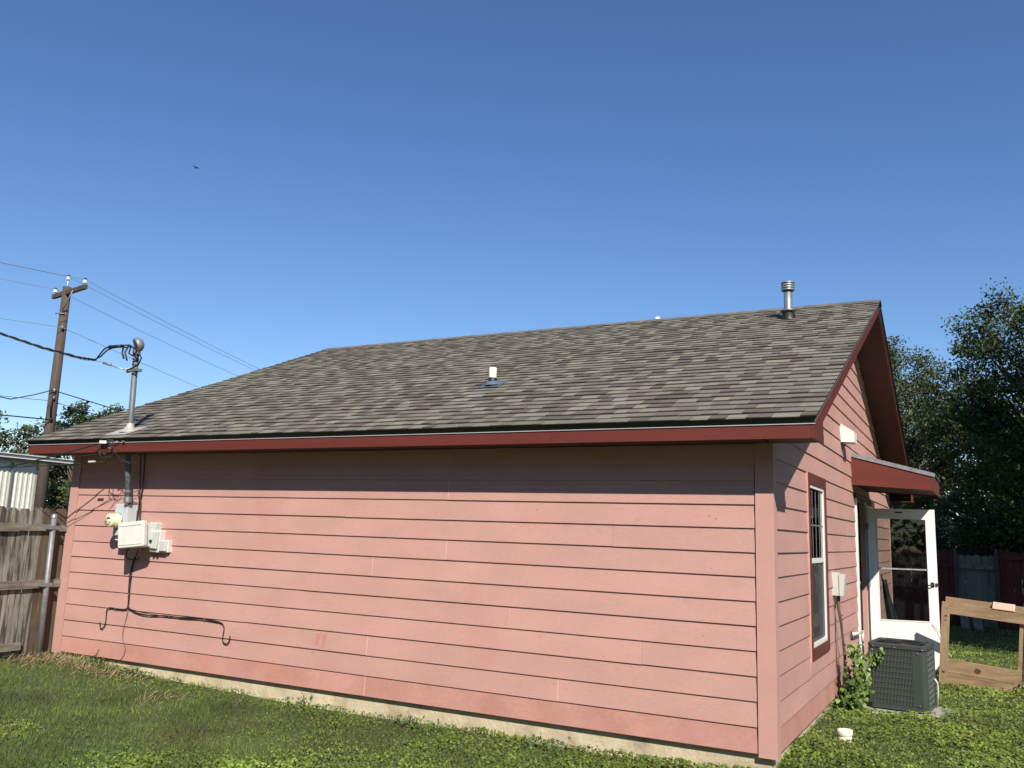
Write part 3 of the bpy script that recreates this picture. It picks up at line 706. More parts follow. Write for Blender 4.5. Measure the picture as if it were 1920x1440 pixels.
q = MB(); lathe(q, (-7.11, -.19, 3.18), [(.001, -.03), (.022, -.028), (.03, -.01), (.018, 0), (.03, .01), (.022, .028), (.001, .03)], 12, Vector((1, 0, 0))); q.build('insulator', M['white_dirty'], mast)

def sag(a, c, s, n=16):
    a = Vector(a); c = Vector(c)
    return [a.lerp(c, i / n) - Vector((0, 0, 4 * s * (i / n) * (1 - i / n))) for i in range(n + 1)]
def wire(name, pts, r, m, label, cat='cable', group=None, n=6):
    q = MB(); q.tube(pts, r, n); o = q.build(name, m, None, pts[0]); tag(o, label, cat, group); return o
# twisted service drop arriving from the left
far = Vector((-19, .7, 5.75))
base = [Vector(p) for p in [(-7.563, -.3, 3.31), (-7.837, -.3, 3.354), (-8.568, -.3, 3.527), (-9.479, -.3, 3.779), (-12.3, -.3, 4.62), (-16, -.3, 5.8), (-22, -.3, 7.9)]]
fine = []
for i in range(len(base) - 1):
    for k_ in range(14): fine.append(base[i].lerp(base[i + 1], k_ / 14))
dr = thing('service_drop', 'thick twisted black cable strung from the left to the weatherhead', 'cable', (-7.5, -.3, 3.3))
tw = [[], []]
for i, p in enumerate(fine):
    for s_ in (0, 1):
        a_ = i * .8 + s_ * math.pi; tw[s_].append(p + Vector((0, math.cos(a_), math.sin(a_))) * .009)
loopA = [(-7.49, -.3, 3.37), (-7.42, -.3, 3.43), (-7.336, -.3, 3.452), (-7.25, -.29, 3.455), (-7.15, -.27, 3.46), (-7.09, -.22, 3.47)]
loopB = [(-7.48, -.29, 3.35), (-7.40, -.28, 3.415), (-7.32, -.28, 3.438), (-7.2, -.27, 3.445), (-7.12, -.24, 3.44), (-7.08, -.22, 3.45)]
for s_, lp in ((0, loopA), (1, loopB)):
    q = MB(); q.tube([Vector(p) for p in lp][::-1] + tw[s_], .0085, 6); q.build('conductor', M['black'], dr)
q = MB(); q.tube([p + Vector((0, -.004, -.014)) for p in fine[4:]], .005, 5); q.build('messenger_wire', M['alum_wire'], dr)
q = MB(); q.tube([(-7.35, -.29, 3.452), (-7.16, -.275, 3.452)], .019, 8); q.build('splice', M['black'], dr)
q = MB(); q.tube([(-7.12, -.2, 3.185), (-7.25, -.25, 3.215), (-7.35, -.28, 3.253)], .007, 6); q.tube([(-7.35, -.28, 3.253), (-7.47, -.3, 3.285), (-7.70, -.302, 3.325)], .0035, 5); q.build('dead_end', M['alum_wire'], dr)
q = MB(); q.tube([(-7.31, -.27, 3.24), (-7.42, -.29, 3.27)], .014, 8); q.build('wedge_clamp', M['galv_dull'], dr)
hl = thing('weatherhead_leads', 'black leads looping out of the weatherhead around the mast', 'cable', (-7.05, -.2, 3.4))
q = MB(); q.tube([(-7.08, -.22, 3.46), (-6.98, -.27, 3.43), (-6.86, -.28, 3.37), (-6.81, -.27, 3.29), (-6.86, -.26, 3.22), (-6.98, -.25, 3.185), (-7.1, -.22, 3.18)], .009, 6); q.build('lead', M['black'], hl)
q = MB(); q.tube([(-7.10, -.23, 3.46), (-7.12, -.25, 3.38), (-7.08, -.26, 3.32), (-7.06, -.26, 3.28)], .011, 6); q.build('lead', M['black'], hl)
q = MB(); q.tube([(-7.16, -.25, 3.46), (-7.14, -.27, 3.37), (-7.09, -.28, 3.30)], .010, 6); q.build('lead', M['black'], hl)
q = MB(); q.tube([(-7.06, -.23, 3.44), (-7.04, -.26, 3.36), (-6.98, -.26, 3.33), (-6.93, -.25, 3.37), (-6.95, -.24, 3.43)], .009, 6); q.build('lead', M['black'], hl)
q = MB()
for z in (3.24, 3.30, 3.36): lathe(q, (-7.031, -.169, z), [(.034, 0), (.037, .003), (.037, .012), (.034, .015)], 12, Vector((.3, -.1, 1)))
q.build('tape_wrap', M['black'], hl)

met = thing('electric_meter', 'light grey meter socket box with round cream-faced electric meter', 'electric meter', (-7.03, -.08, 1.5))
q = MB(); q.cbox((-7.035, -.080, 1.50), .205, .125, .345, None, .008); q.build('socket_box', M['meter_box'], met)
q = MB(); q.box(-6.99, -6.93, -.10, -.02, 1.672, 1.70); q.build('hub', M['galv_dull'], met)
mx = Vector((-7.075, -.14, 1.490)); q = MB()
lathe(q, mx, [(.082, .0), (.082, .02), (.076, .025), (.074, .105), (.068, .118), (.001, .121)], 24, Vector((0, -1, 0))); q.build('meter_dial', M['meter_face'], met)
q = MB(); q.box(-7.103, -7.047, -.2635, -.2615, 1.508, 1.524); q.box(-7.112, -7.100, -.2635, -.2615, 1.470, 1.480); q.box(-7.055, -7.040, -.2635, -.2615, 1.462, 1.472); q.box(-7.09, -7.06, -.2635, -.2615, 1.448, 1.452); q.box(-7.085, -7.065, -.2635, -.2615, 1.540, 1.544); q.build('display', M['black'], met)
q = MB(); lathe(q, mx, [(.086, -.002), (.088, .004), (.088, .016), (.083, .02)], 24, Vector((0, -1, 0))); q.build('sealing_ring', M['galv'], met)
q = MB(); q.cbox((-7.085, -.055, 1.30), .12, .09, .05, None, .006); q.build('bottom_cover', M['white_dirty'], met)
sw = thing('surge_protector', 'small black device with magenta tag below the meter', 'electrical device', (-7.06, -.06, 1.2))
q = MB(); q.cbox((-7.06, -.055, 1.235), .11, .09, .085, None, .01); q.build('case', M['black'], sw)
q = MB(); q.cbox((-7.045, -.105, 1.235), .035, .006, .05); q.build('tag', M['warn'], sw)
nb = thing('network_box', 'large white utility box hanging tilted on the pink wall', 'utility box', (-6.72, -.1, 1.34))
RT = Matrix.Rotation(math.radians(-7), 3, 'Y') @ Matrix.Rotation(math.radians(14), 3, 'Z')
q = MB(); q.cbox(Vector((-6.672, -.255, 1.348)), .325, .055, .275, RT, .018); q.build('cover', M['white_dirty'], nb)
q = MB(); q.cbox(Vector((-6.677, -.261, 1.348)) + RT @ Vector((0, -.0255, .098)), .27, .006, .006, RT); q.cbox(Vector((-6.677, -.261, 1.348)) + RT @ Vector((0, -.0255, -.105)), .27, .006, .004, RT); q.build('seam', M['util_box'], nb)
q = MB(); q.cbox(Vector((-6.70, -.10, 1.335)), .29, .165, .25, Matrix.Rotation(math.radians(-5), 3, 'Y'), .012); q.build('back_box', M['util_box'], nb)
q = MB(); q.box(-6.57, -6.53, -.13, -.08, 1.27, 1.30); q.build('latch', M['black'], nb)
jb = thing('cable_box', 'narrow pale utility box behind the large tilted white one', 'utility box', (-6.55, -.05, 1.4))
q = MB(); q.cbox((-6.565, -.055, 1.385), .10, .09, .20, Matrix.Rotation(math.radians(4), 3, 'Y'), .01); q.build('cover', M['util_box'], jb)
jb = thing('cable_box', 'medium pale grey utility box second from the right of the wall cluster', 'utility box', (-6.53, -.05, 1.3))
R2 = Matrix.Rotation(math.radians(3), 3, 'Y')
q = MB(); q.cbox((-6.525, -.045, 1.285), .150, .07, .235, R2, .01); q.build('back_box', M['white_dirty'], jb)
q = MB(); q.cbox((-6.528, -.095, 1.30), .140, .03, .19, R2, .01); q.build('cover', M['util_box'], jb)
q = MB(); q.tube([(-6.55, -.06, 1.17), (-6.55, -.06, 1.14)], .012, 8); q.tube([(-6.49, -.06, 1.17), (-6.49, -.06, 1.14)], .012, 8); q.build('gland', M['black'], jb)
jb = thing('cable_box', 'smallest pale utility box at the right end of the wall cluster', 'utility box', (-6.34, -.05, 1.24))
q = MB(); q.cbox((-6.385, -.035, 1.235), .115, .055, .13, None, .008); q.build('back_box', M['white_dirty'], jb)
q = MB(); q.cbox((-6.390, -.077, 1.24), .098, .03, .115, None, .008); q.build('cover', M['util_box'], jb)

# cables on the wall
def fw(pts): return [Vector((x, -.026 - (y if y else 0), z)) for x, z, y in pts]
def smooth(pts, it=2):
    pts = [Vector(p) for p in pts]
    for _ in range(it):
        o = [pts[0]]
        for i in range(len(pts) - 1):
            o += [pts[i].lerp(pts[i + 1], .25), pts[i].lerp(pts[i + 1], .75)]
        pts = o + [pts[-1]]
    return pts
wc = thing('wall_cable', 'black cable dropping from the boxes and splitting into two hooked ends', 'cable', (-6.9, -.03, .54))
q = MB(); q.tube(smooth(fw([(-6.80, 1.18, .03), (-6.90, 1.0, .0), (-6.905, .85, 0), (-6.90, .62, 0), (-6.895, .545, 0), (-6.72, .50, 0), (-6.55, .495, .004), (-6.3, .517, 0), (-6.05, .505, 0), (-5.8, .52, 0), (-5.5, .515, 0), (-5.44, .47, 0), (-5.445, .40, 0), (-5.455, .335, 0), (-5.42, .30, 0), (-5.36, .31, 0), (-5.35, .385, 0)])), .006, 6); q.build('right_run', M['black'], wc)
q = MB(); q.tube(smooth(fw([(-6.86, 1.1, .02), (-6.925, .95, 0), (-6.93, .8, 0), (-6.905, .6, 0), (-6.91, .535, 0), (-7.05, .53, 0), (-7.22, .54, 0), (-7.25, .50, 0), (-7.235, .38, 0), (-7.27, .305, 0), (-7.325, .30, 0), (-7.335, .37, 0)])), .006, 6); q.build('left_run', M['black'], wc)
q = MB(); q.tube(smooth(fw([(-6.90, .545, .0), (-6.6, .515, .004), (-6.2, .505, 0), (-5.9, .525, 0), (-5.5, .505, 0)])), .0045, 6); q.build('second_run', M['black'], wc)
q = MB()
for x, z in ((-6.24, .515), (-5.72, .523), (-6.90, .70), (-6.93, .90), (-7.1, .535)): q.cbox((x, -.032, z), .009, .014, .014)
q.build('cable_clip', M['galv_dull'], wc)
wire('wall_cable', smooth(fw([(-6.90, .53, 0), (-6.92, .40, 0), (-6.95, .30, 0), (-6.93, .2, 0), (-6.87, .13, 0), (-6.89, .05, 0), (-6.94, .0, 0)])), .003, M['bark'], 'thin brown wire hanging from the cable split down to the ground', 'cable')
wire('wall_cable', smooth(fw([(-6.76, 2.235, .1), (-6.82, 2.0, .04), (-6.87, 1.8, .0), (-6.885, 1.66, .01), (-6.885, 1.5, .02), (-6.87, 1.42, .03)])), .008, M['black'], 'black cable slanting from the eave down behind the meter box', 'cable')
wire('wall_cable', smooth(fw([(-6.93, 2.235, .02), (-6.92, 2.0, .01), (-6.90, 1.8, .0), (-6.89, 1.6, .01)])), .006, M['black'], 'thinner black cable straight beside the service mast', 'cable')
wire('wall_cable', smooth(fw([(-6.84, 1.69, .04), (-6.83, 1.72, .06), (-6.87, 1.78, .05), (-6.88, 1.84, .04), (-6.85, 1.72, .02), (-6.84, 1.5, .02), (-6.80, 1.44, .03)])), .007, M['dark_wire'], 'short dark ground cable looped at the top corner of the meter box', 'cable')
wire('wall_cable', smooth(fw([(-6.93, 1.2, .04), (-6.97, 1.13, .05), (-6.93, 1.08, .05), (-6.85, 1.07, .03), (-6.78, 1.09, .02)])), .006, M['black'], 'dark cable drooping under the large tilted white box', 'cable')
# eave cable bundle
eb = thing('cable_bundle', 'tangle of thin wires looped under a white splice at the red fascia', 'cable', (-6.98, -.43, 2.25))
q = MB(); q.cbox((-7.08, -.425, 2.335), .105, .035, .035, Matrix.Rotation(.05, 3, 'Y'), .008); q.build('splice', M['white'], eb)
q = MB(); q.tube([(-7.02, -.425, 2.335), (-6.88, -.42, 2.338), (-6.86, -.40, 2.338)], .006, 6); q.cbox((-6.78, -.41, 2.34), .03, .02, .012); q.cbox((-6.955, -.43, 2.27), .02, .02, .02); q.build('hook', M['galv'], eb)
q = MB()
for (cx, cz, rx, rz, ph) in ((-7.02, 2.25, .10, .095, 0), (-6.97, 2.24, .085, .085, 1), (-7.0, 2.27, .11, .08, 2.2)):
    q.tube([(cx + rx * math.cos(ph + t * .5), -.43 - .01 * math.sin(t), cz + rz * math.sin(ph + t * .5)) for t in range(12)], .0045, 5)
q.tube(smooth([(-6.93, -.42, 2.33), (-6.87, -.42, 2.2), (-6.76, -.40, 2.13), (-6.70, -.35, 2.10)]), .0035, 5)
q.tube(smooth([(-6.99, -.43, 2.18), (-7.02, -.42, 2.10), (-7.08, -.42, 2.02)]), .0035, 5)
q.tube(smooth([(-7.08, -.42, 2.02), (-7.0, -.40, 2.10), (-6.85, -.35, 2.13), (-6.7, -.28, 2.12)]), .0035, 5)
q.build('wire_loop', M['dark_wire'], eb)
wire('phone_line', smooth([(-7.13, -.425, 2.32), (-7.6, -.66, 2.16), (-8.14, -.93, 1.99), (-11, -2.36, 1.62), (-16, -4.9, 2.9)]), .008, M['black'], 'black phone line leaving the fascia splice toward the left', 'cable')
pl2 = thing('phone_line', 'lower thin phone line with small white clamp left of the eave', 'cable', (-7.2, -.4, 2.15))
q = MB(); q.tube(smooth([(-7.08, -.4, 2.12), (-7.6, -.62, 2.07), (-8.2, -.88, 2.02), (-11, -2.1, 1.95), (-16, -4.6, 3.0)]), .005, 5); q.build('wire', M['dark_wire'], pl2)
q = MB(); q.cbox((-7.27, -.402, 2.125), .10, .02, .018); q.build('clamp', M['white_dirty'], pl2)
wire('phone_line', smooth([(-7.0, -.43, 2.21), (-7.5, -.72, 2.13), (-8.0, -1.0, 2.06), (-11, -2.7, 1.9), (-16, -5.6, 3.2)]), .004, M['dark_wire'], 'thinnest line leaving the wire tangle toward the left', 'cable')
wire('phone_line', sag((-8.40, -.30, 2.33), (-17, .3, 2.95), .02), .006, M['black'], 'thin dark line running left from the corner of the eave', 'cable')

# ------------------------------------------------------------------ left wooden fence
fx = -8.15
fence = thing('wooden_fence', 'grey weathered dog-ear board fence meeting the left corner of the house', 'fence', (fx, -1.2, 0))
y = -.02; i = 0
while y > -4.2:
    w = .138 + random.uniform(-.004, .004); h = 1.60 + random.uniform(-.012, .012); d = random.uniform(-.004, .004)
    c = .032; q = MB(); lean = random.uniform(-.006, .006)
    mcol = M['fence_brown'] if i < 2 else M['fence_wood']
    bx_ = fx + d
    q.prism([(bx_, y, -.02), (bx_, y + lean, h - c), (bx_, y - c + lean, h), (bx_, y - w + c + lean, h), (bx_, y - w + lean, h - c), (bx_, y - w, -.02)], (.016, 0, 0))
    q.build('picket', mcol, fence); y -= w + random.uniform(.005, .011); i += 1
def frail(y0, y1, z0, z1, tilt=0):
    q = MB(); q.hexa([(fx + .021, y1, z0), (fx + .059, y1, z0), (fx + .059, y0, z0 + tilt), (fx + .021, y0, z0 + tilt), (fx + .021, y1, z1), (fx + .059, y1, z1), (fx + .059, y0, z1 + tilt), (fx + .021, y0, z1 + tilt)]); q.build('rail', M['rail'], fence)
frail(-.03, -.60, 1.345, 1.42); frail(-.602, -2.9, 1.335, 1.425, -.0); frail(-2.903, -4.2, 1.34, 1.425)
frail(-.03, -.52, .70, .79, .01); frail(-.522, -2.9, .70, .79); frail(-2.903, -4.2, .70, .79)
frail(-.42, -2.9, .02, .10, .02); frail(-2.903, -4.2, .02, .10)
q = MB(); q.tube([(fx + .12, -.235, -.2), (fx + .12, -.25, 1.5)], .030, 14); q.build('post', M['galv_dull'], fence)
q = MB(); lathe(q, (fx + .12, -.25, 1.49), [(.034, 0), (.034, .03), (.022, .05), (.001, .056)], 14); q.build('post_cap', M['galv'], fence)
q = MB(); q.tube([(fx + .12, -2.85, -.2), (fx + .12, -2.85, 1.5)], .030, 14); q.build('post', M['galv_dull'], fence)
for z in (1.385, .745):
    q = MB(); q.box(fx + .060, fx + .156, -.30, -.19, z - .02, z + .02); q.build('bracket', M['galv_dull'], fence)

# ------------------------------------------------------------------ shed
shed = thing('metal_shed', 'cream ribbed metal shed with white roof edge behind the wooden fence', 'shed', (-15.6, 3, 0))
pa = Vector((-15.0, -2.2, 0)); pb = Vector((-15.86, 4.62, 0)); dd = (pb - pa).normalized(); nn = Vector((dd.y, -dd.x, 0))
if nn.dot(CAM - pb) < 0: nn = -nn
Lw = (pb - pa).length; q = MB(); pitch = .115; vs = []; fs = []
prof = [(0, 0), (.045, 0), (.055, .014), (.085, .014), (.095, 0)]
k_ = 0; s_ = 0; line = []
while s_ < Lw - .16:
    for (u, h) in prof: line.append(pa + dd * (s_ + u) + nn * h)
    s_ += pitch
line.append(pb)
for p in line: vs += [p + Vector((0, 0, -.2)), p + Vector((0, 0, 2.60))]
for i in range(len(line) - 1): fs.append((2 * i, 2 * i + 2, 2 * i + 3, 2 * i + 1))
q.add(vs, fs); q.build('wall_panel', M['cream'], shed)
q = MB(); q.prism([pb, pb - nn * 5, pb - nn * 5 + Vector((0, 0, 2.6)), pb + Vector((0, 0, 2.6))], dd * -.05); q.build('end_wall', M['cream'], shed)
q = MB(); c_ = pb - dd * .62 + nn * .03; q.cbox(c_ + Vector((0, 0, 1.2)), .03, .03, 2.7); q.build('downpipe', M['galv_dull'], shed)
q = MB(); e0 = pa + nn * .18; e1 = pb + dd * .85 + nn * .18
def edge(q, z0, z1, o0, o1):
    q.hexa([e0 - nn * o1 + Vector((0, 0, z0)), e1 - nn * o1 + Vector((0, 0, z0)), e1 - nn * o0 + Vector((0, 0, z0)), e0 - nn * o0 + Vector((0, 0, z0)),
            e0 - nn * o1 + Vector((0, 0, z1)), e1 - nn * o1 + Vector((0, 0, z1)), e1 - nn * o0 + Vector((0, 0, z1)), e0 - nn * o0 + Vector((0, 0, z1))])
edge(q, 2.64, 2.70, 0, .03); q.build('fascia', M['white'], shed)
q = MB(); edge(q, 2.71, 2.73, -.03, 5.2); q.build('roof', M['white'], shed)
q = MB(); edge(q, 2.60, 2.64, .06, .2); q.build('gutter', M['galv_dull'], shed)

# ------------------------------------------------------------------ utility pole and lines
PX, PY = -23.32, 9.72
pole = thing('utility_pole', 'tall brown wooden utility pole with short crossarm and white insulators', 'utility pole', (PX, PY, 0))
q = MB(); q.tube([(PX - .02, PY, -.3), (PX - .01, PY, 4), (PX, PY, 8.56)], [.175, .150, .125], 14); q.build('shaft', M['pole_wood'], pole)
aL, aR = Vector((-24.09, 9.94, 8.33)), Vector((-22.18, 9.70, 8.40)); ad = (aR - aL).normalized(); aoff = Vector((.05, -.17, 0))
q = MB(); R_ = Matrix((ad, Vector((0, 0, 1)).cross(ad).normalized(), ad.cross(Vector((0, 0, 1)).cross(ad)).normalized())).transposed()
q.cbox((aL + aR) / 2 + aoff, (aR - aL).length, .10, .13, R_); q.build('crossarm', M['pole_wood'], pole)
q = MB(); q.tube([Vector((PX + .1, PY - .14, 7.75)), aL.lerp(aR, .66) + Vector((.06, -.23, -.02))], .018, 5); q.tube([Vector((PX + .16, PY - .1, 7.68)), Vector((PX - .12, PY - .2, 7.68))], .02, 5); q.build('brace', M['galv_dull'], pole)
ins = [aL.lerp(aR, .05) + aoff + Vector((0, 0, .07)), Vector((PX, PY, 8.58)), aL.lerp(aR, .95) + aoff + Vector((0, 0, .07))]
for i, p in enumerate(ins):
    h = .22 if i == 1 else .06
    q = MB(); q.tube([p - Vector((0, 0, .02)), p + Vector((0, 0, h))], .015, 6); lathe(q, p + Vector((0, 0, h)), [(.025, -.02), (.062, .0), (.062, .03), (.042, .045), (.058, .06), (.05, .08), (.025, .10), (.001, .105)], 12)
    o = q.build('insulator', M['white'], pole)
    q = MB(); lathe(q, p + Vector((0, 0, h + .115)), [(.045, 0), (.045, .03), (.001, .035)], 10); q.build('insulator_top', M['dark_wire'], o)
    ins[i] = p + Vector((0, 0, h + .10))
for z in (7.23, 5.28, 5.05, 4.40):
    q = MB(); lathe(q, (PX + .15, PY - .10, z), [(.001, -.06), (.04, -.05), (.04, .05), (.001, .06)], 8); q.build('bracket', M['galv_dull'] if z > 5 else M['dark_wire'], pole)
q = MB(); q.tube([(PX + .17, PY - .14, 5.2), (PX + .19, PY - .2, 4.8), (PX + .18, PY - .14, 4.45)], .02, 5); q.build('riser', M['dark_wire'], pole)
far1 = Vector((PX - 14.5, PY + 62, 0)); far0 = Vector((PX - 4.2, PY - 34, 0))
names = ['leftmost thin power line on the crossarm of the pole', 'middle thin power line over the top of the pole', 'rightmost thin power line on the crossarm of the pole']
for i, p in enumerate(ins):
    off = Vector((0, 0, 0)) if i == 1 else (p - Vector((PX, PY, p.z)))
    pts = sag(Vector((far0.x, far0.y, p.z)) + off, p, .5, 12) + sag(p, Vector((far1.x, far1.y, p.z - .3)) + off, 1.5, 16)[1:]
    wire('power_line', pts, .008, M['grey_wire'], names[i], 'power line')
n0 = Vector((PX + .18, PY - .12, 7.23))
wire('power_line', sag(Vector((far0.x, far0.y, 6.6)), n0, .4, 12) + sag(n0, Vector((far1.x, far1.y, 6.6)), 1.5, 16)[1:], .008, M['grey_wire'], 'single thin neutral line attached below the crossarm of the pole', 'power line')
n1 = Vector((PX + .14, PY - .16, 5.28))
wire('communication_cable', [Vector((far0.x, far0.y, 4.9)), Vector((-18.42, 5.13, 4.39)) + Vector((-5.3, 2.2, .65)), Vector((-23.9, 8.2, 4.95)), Vector((-23.8, 8.7, 4.90)), Vector((-23.6, 9.3, 5.12)), n1] + sag(n1, Vector((far1.x - 2, far1.y, 4.9)), .9, 14)[1:], .018, M['dark_wire'], 'dark communication cable with a dip left of the pole', 'cable')
n2 = Vector((PX + .14, PY - .16, 4.38))
wire('communication_cable', sag(Vector((far0.x, far0.y, 3.9)), n2, .1, 10) + sag(n2, Vector((far1.x - 5, far1.y, 3.6)), 1.3, 14)[1:], .020, M['black'], 'lowest thick black cable crossing the pole', 'cable')
n3 = Vector((PX + .14, PY - .16, 4.95))
wire('communication_cable', sag(Vector((far0.x, far0.y, 4.7)), n3, .3, 10) + sag(n3, Vector((far1.x - 3, far1.y, 4.0)), .9, 14)[1:], .010, M['alum_wire'], 'pale thin strand crossing the pole just above the lowest cable', 'cable')

# ------------------------------------------------------------------ trees
def tree(name, label, base, height, blobs, nclump, per, lsize, m, trunk_r=.18, crad=.45, group=None, up_bias=.35, branchy=True, category='tree', clump_squash=.7):
    T_ = thing(name, label, category, base, group); base = Vector(base)
    cl = []
    wts = np.array([b_[1][0] * b_[1][1] * b_[1][2] for b_ in blobs]) ** .67; wts /= wts.sum()
    for (c, r), w in zip(blobs, wts):
        n = max(3, int(nclump * w)); d = rng.normal(size=(n, 3)); d /= np.linalg.norm(d, axis=1, keepdims=True)
        rad = rng.uniform(.35, 1.05, n) ** .55
        # lumpy surface
        lump = 1 + .16 * np.sin(d[:, 0] * 5 + c[0]) * np.cos(d[:, 1] * 6 + c[1]) + .12 * np.sin(d[:, 2] * 9 + c[2] * 2)
        cl.append(np.array(c) + d * (rad * lump)[:, None] * np.array(r))
    cl = np.concatenate(cl)
    dd_ = np.linalg.norm(cl[:, None] - cl[None], axis=2); nn_ = (dd_ < crad * 1.5).sum(1); cl = cl[nn_ >= 5]; n = len(cl)
    cr = crad * rng.uniform(.55, 1.35, n); k = rng.poisson(per, n) + 3
    idx = np.repeat(np.arange(n), k); tot = len(idx)
    P = cl[idx] + np.clip(rng.normal(size=(tot, 3)), -1.7, 1.7) * cr[idx][:, None] * .5 * np.array([1, 1, clump_squash])
    nr = rng.normal(size=(tot, 3)) + np.array([0, 0, up_bias]) * 2
    ctint = rng.uniform(.7, 1.3, n); tint = ctint[idx] * rng.uniform(.75, 1.25, tot)
    V, F, q_ = leaf_quads(P, lsize * rng.uniform(.6, 1.3, tot), nr, .55)
    tri_cloud('crown', V, F, np.concatenate([tint, tint]), m, T_)
    q = MB()
    top = base + Vector((0, 0, height * .72)); 
    tp = [base - Vector((0, 0, .3))]
    for i in range(1, 7):
        f = i / 6; tp.append(base.lerp(top, f) + Vector((math.sin(i * 1.3) * .1, math.cos(i * 1.9) * .1, 0)))
    q.tube(tp, [trunk_r * (1.25 - .95 * i / 6) for i in range(7)], 10)
    q.build('trunk', M['bark'], T_)
    if branchy:
        q = MB(); pick = rng.choice(n, min(n, 130), replace=False)
        for j in pick:
            e = Vector(cl[j]); f = min(.95, max(.2, (e.z - base.z) / max(height, .1) * .7)); s0 = base.lerp(top, f)
            mid_ = s0.lerp(e, .5) + Vector((random.uniform(-.2, .2), random.uniform(-.2, .2), random.uniform(.0, .3)))
            L_ = (e - s0).length; q.tube([s0, mid_, e], [.02 + .012 * L_, .012 + .006 * L_, .006], 5, False)
        q.build('limb', M['bark'], T_)
    return T_
# right side trees beyond the back fence
tree('broadleaf_tree', 'tall dark broadleaf tree filling the right edge of the picture', (3.4, 17.2, -.15), 8.5,
     [((3.3, 17.0, 5.4), (2.6, 2.2, 2.2)), ((2.0, 16.2, 6.5), (1.25, 1.2, 1.15)), ((2.5, 15.8, 4.0), (1.9, 1.5, 1.5)), ((.9, 16.4, 4.6), (1.1, 1.1, 1.1)), ((4.8, 16.5, 6.2), (1.8, 1.7, 1.6)), ((2.2, 16.2, 2.5), (2.6, 1.2, 1.2))],
     900, 80, .085, M['leaf_a'], .22, .36)
tree('broadleaf_tree', 'lighter open-crowned tree rising behind the right rake of the roof', (-1.2, 20.5, -.15), 8.2,
     [((-1.3, 20.3, 5.4), (1.9, 1.5, 2.0)), ((-.2, 20.0, 4.3), (1.5, 1.3, 1.5)), ((-.9, 19.6, 7.1), (.5, .5, .8)), ((-.4, 19.8, 6.2), (1.0, .8, .9)), ((.6, 20.4, 5.7), (1.0, .8, 1.1)), ((-1.8, 20.0, 3.0), (2.3, 1.4, 1.3)), ((1.2, 20.6, 4.4), (1.2, 1.0, 1.0))],
     640, 70, .085, M['leaf_b'], .18, .33)
tree('background_tree', 'dark tree mass standing behind the neighbour house', (2.0, 29.0, -.15), 7.0,
     [((1.0, 29, 3.2), (3.5, 2, 3.0)), ((4.0, 26, 3.6), (3.2, 2, 3.4)), ((-3.5, 29, 2.8), (3.5, 2, 2.8))], 800, 80, .19, M['leaf_a'], .22, .6)
tree('shade_tree', 'large unseen tree beside the yard casting shade over the back lawn', (7.3, 7.6, -.15), 9.5,  # unseen trees, placed and shaped for the shade on the back lawn
     [((6.9, 7.4, 6.4), (3.1, 2.6, 2.3)), ((5.9, 9.2, 6.6), (2.2, 2.2, 2.1)), ((7.8, 9.8, 6.0), (2.6, 2.5, 2.4)), ((5.8, 10.8, 5.6), (1.6, 1.9, 1.7)), ((6.6, 8.6, 4.6), (2.2, 2.4, 1.5)), ((6.5, 5.9, 6.3), (1.5, 1.4, 1.4)), ((6.2, 11.0, 8.0), (2.2, 2.3, 2.3))],
     1150, 75, .20, M['leaf_a'], .28, .7)
tree('shade_tree', 'second large unseen shade tree further back along the yard edge', (8.8, 13.0, -.15), 9.0,
     [((8.2, 12.4, 5.8), (2.8, 2.6, 2.6)), ((7.4, 14.2, 5.2), (2.2, 2.2, 2.2)), ((6.6, 12.0, 5.0), (2.0, 2.0, 2.0))], 560, 60, .19, M['leaf_a'], .28, .7)
for i, (bx0, by0, r_, h_, lbl) in enumerate([(-1.6, 15.9, 1.25, 1.5, 'dark shrub behind the red fence beside the house'), (-.1, 16.3, 1.1, 1.45, 'dark shrub behind the fence below the pale roof'),
                                         (1.25, 15.6, 1.0, 1.25, 'dark shrub drooping over the grey fence panel'), (2.6, 15.5, 1.35, 1.7, 'dark shrub behind the red fence at the right edge')]):
    tree('shrub', lbl, (bx0, by0, -.17), 2.4, [((bx0, by0, h_ - .1), (r_, .8, h_ - .1)), ((bx0 + .2, by0 - .4, h_ + .1), (r_ * .8, .5, .5))], 190, 60, .075, M['leaf_a'], .05, .32, branchy=False, category='shrub')
# unseen trees outside the frame, added to block low sky and darken wall shade
Cc = []
for k_ in range(520):
    a_ = -.15 - 2.75 * rng.random(); rr_ = rng.uniform(21, 25); Cc.append((CAM.x + 1 + rr_ * math.cos(a_), CAM.y + 6 + rr_ * math.sin(a_) , rng.uniform(.2, 8.5 + 1.5 * math.sin(a_ * 7))))
Cc = np.array(Cc); Cc = Cc[np.hypot(Cc[:, 0] - CAM.x, Cc[:, 1] - CAM.y) > 13]
idx = np.repeat(np.arange(len(Cc)), 90); P = Cc[idx] + rng.normal(size=(len(idx), 3)) * .75
V, F, _ = leaf_quads(P, rng.uniform(.2, .5, len(P)), rng.normal(size=(len(P), 3)) + np.array([0, 0, .7]), .7)
tint_ = np.clip(rng.normal(1, .25, len(Cc)), .5, 1.6)[idx]
wd_ = tri_cloud('sky_blocking_trees', V, F, np.concatenate([tint_, tint_]), M['leaf_a']); wd_['label'] = 'unseen trees added to deepen the shade on the long pink wall'; wd_['category'] = 'added tree screen'; wd_['kind'] = 'stuff'
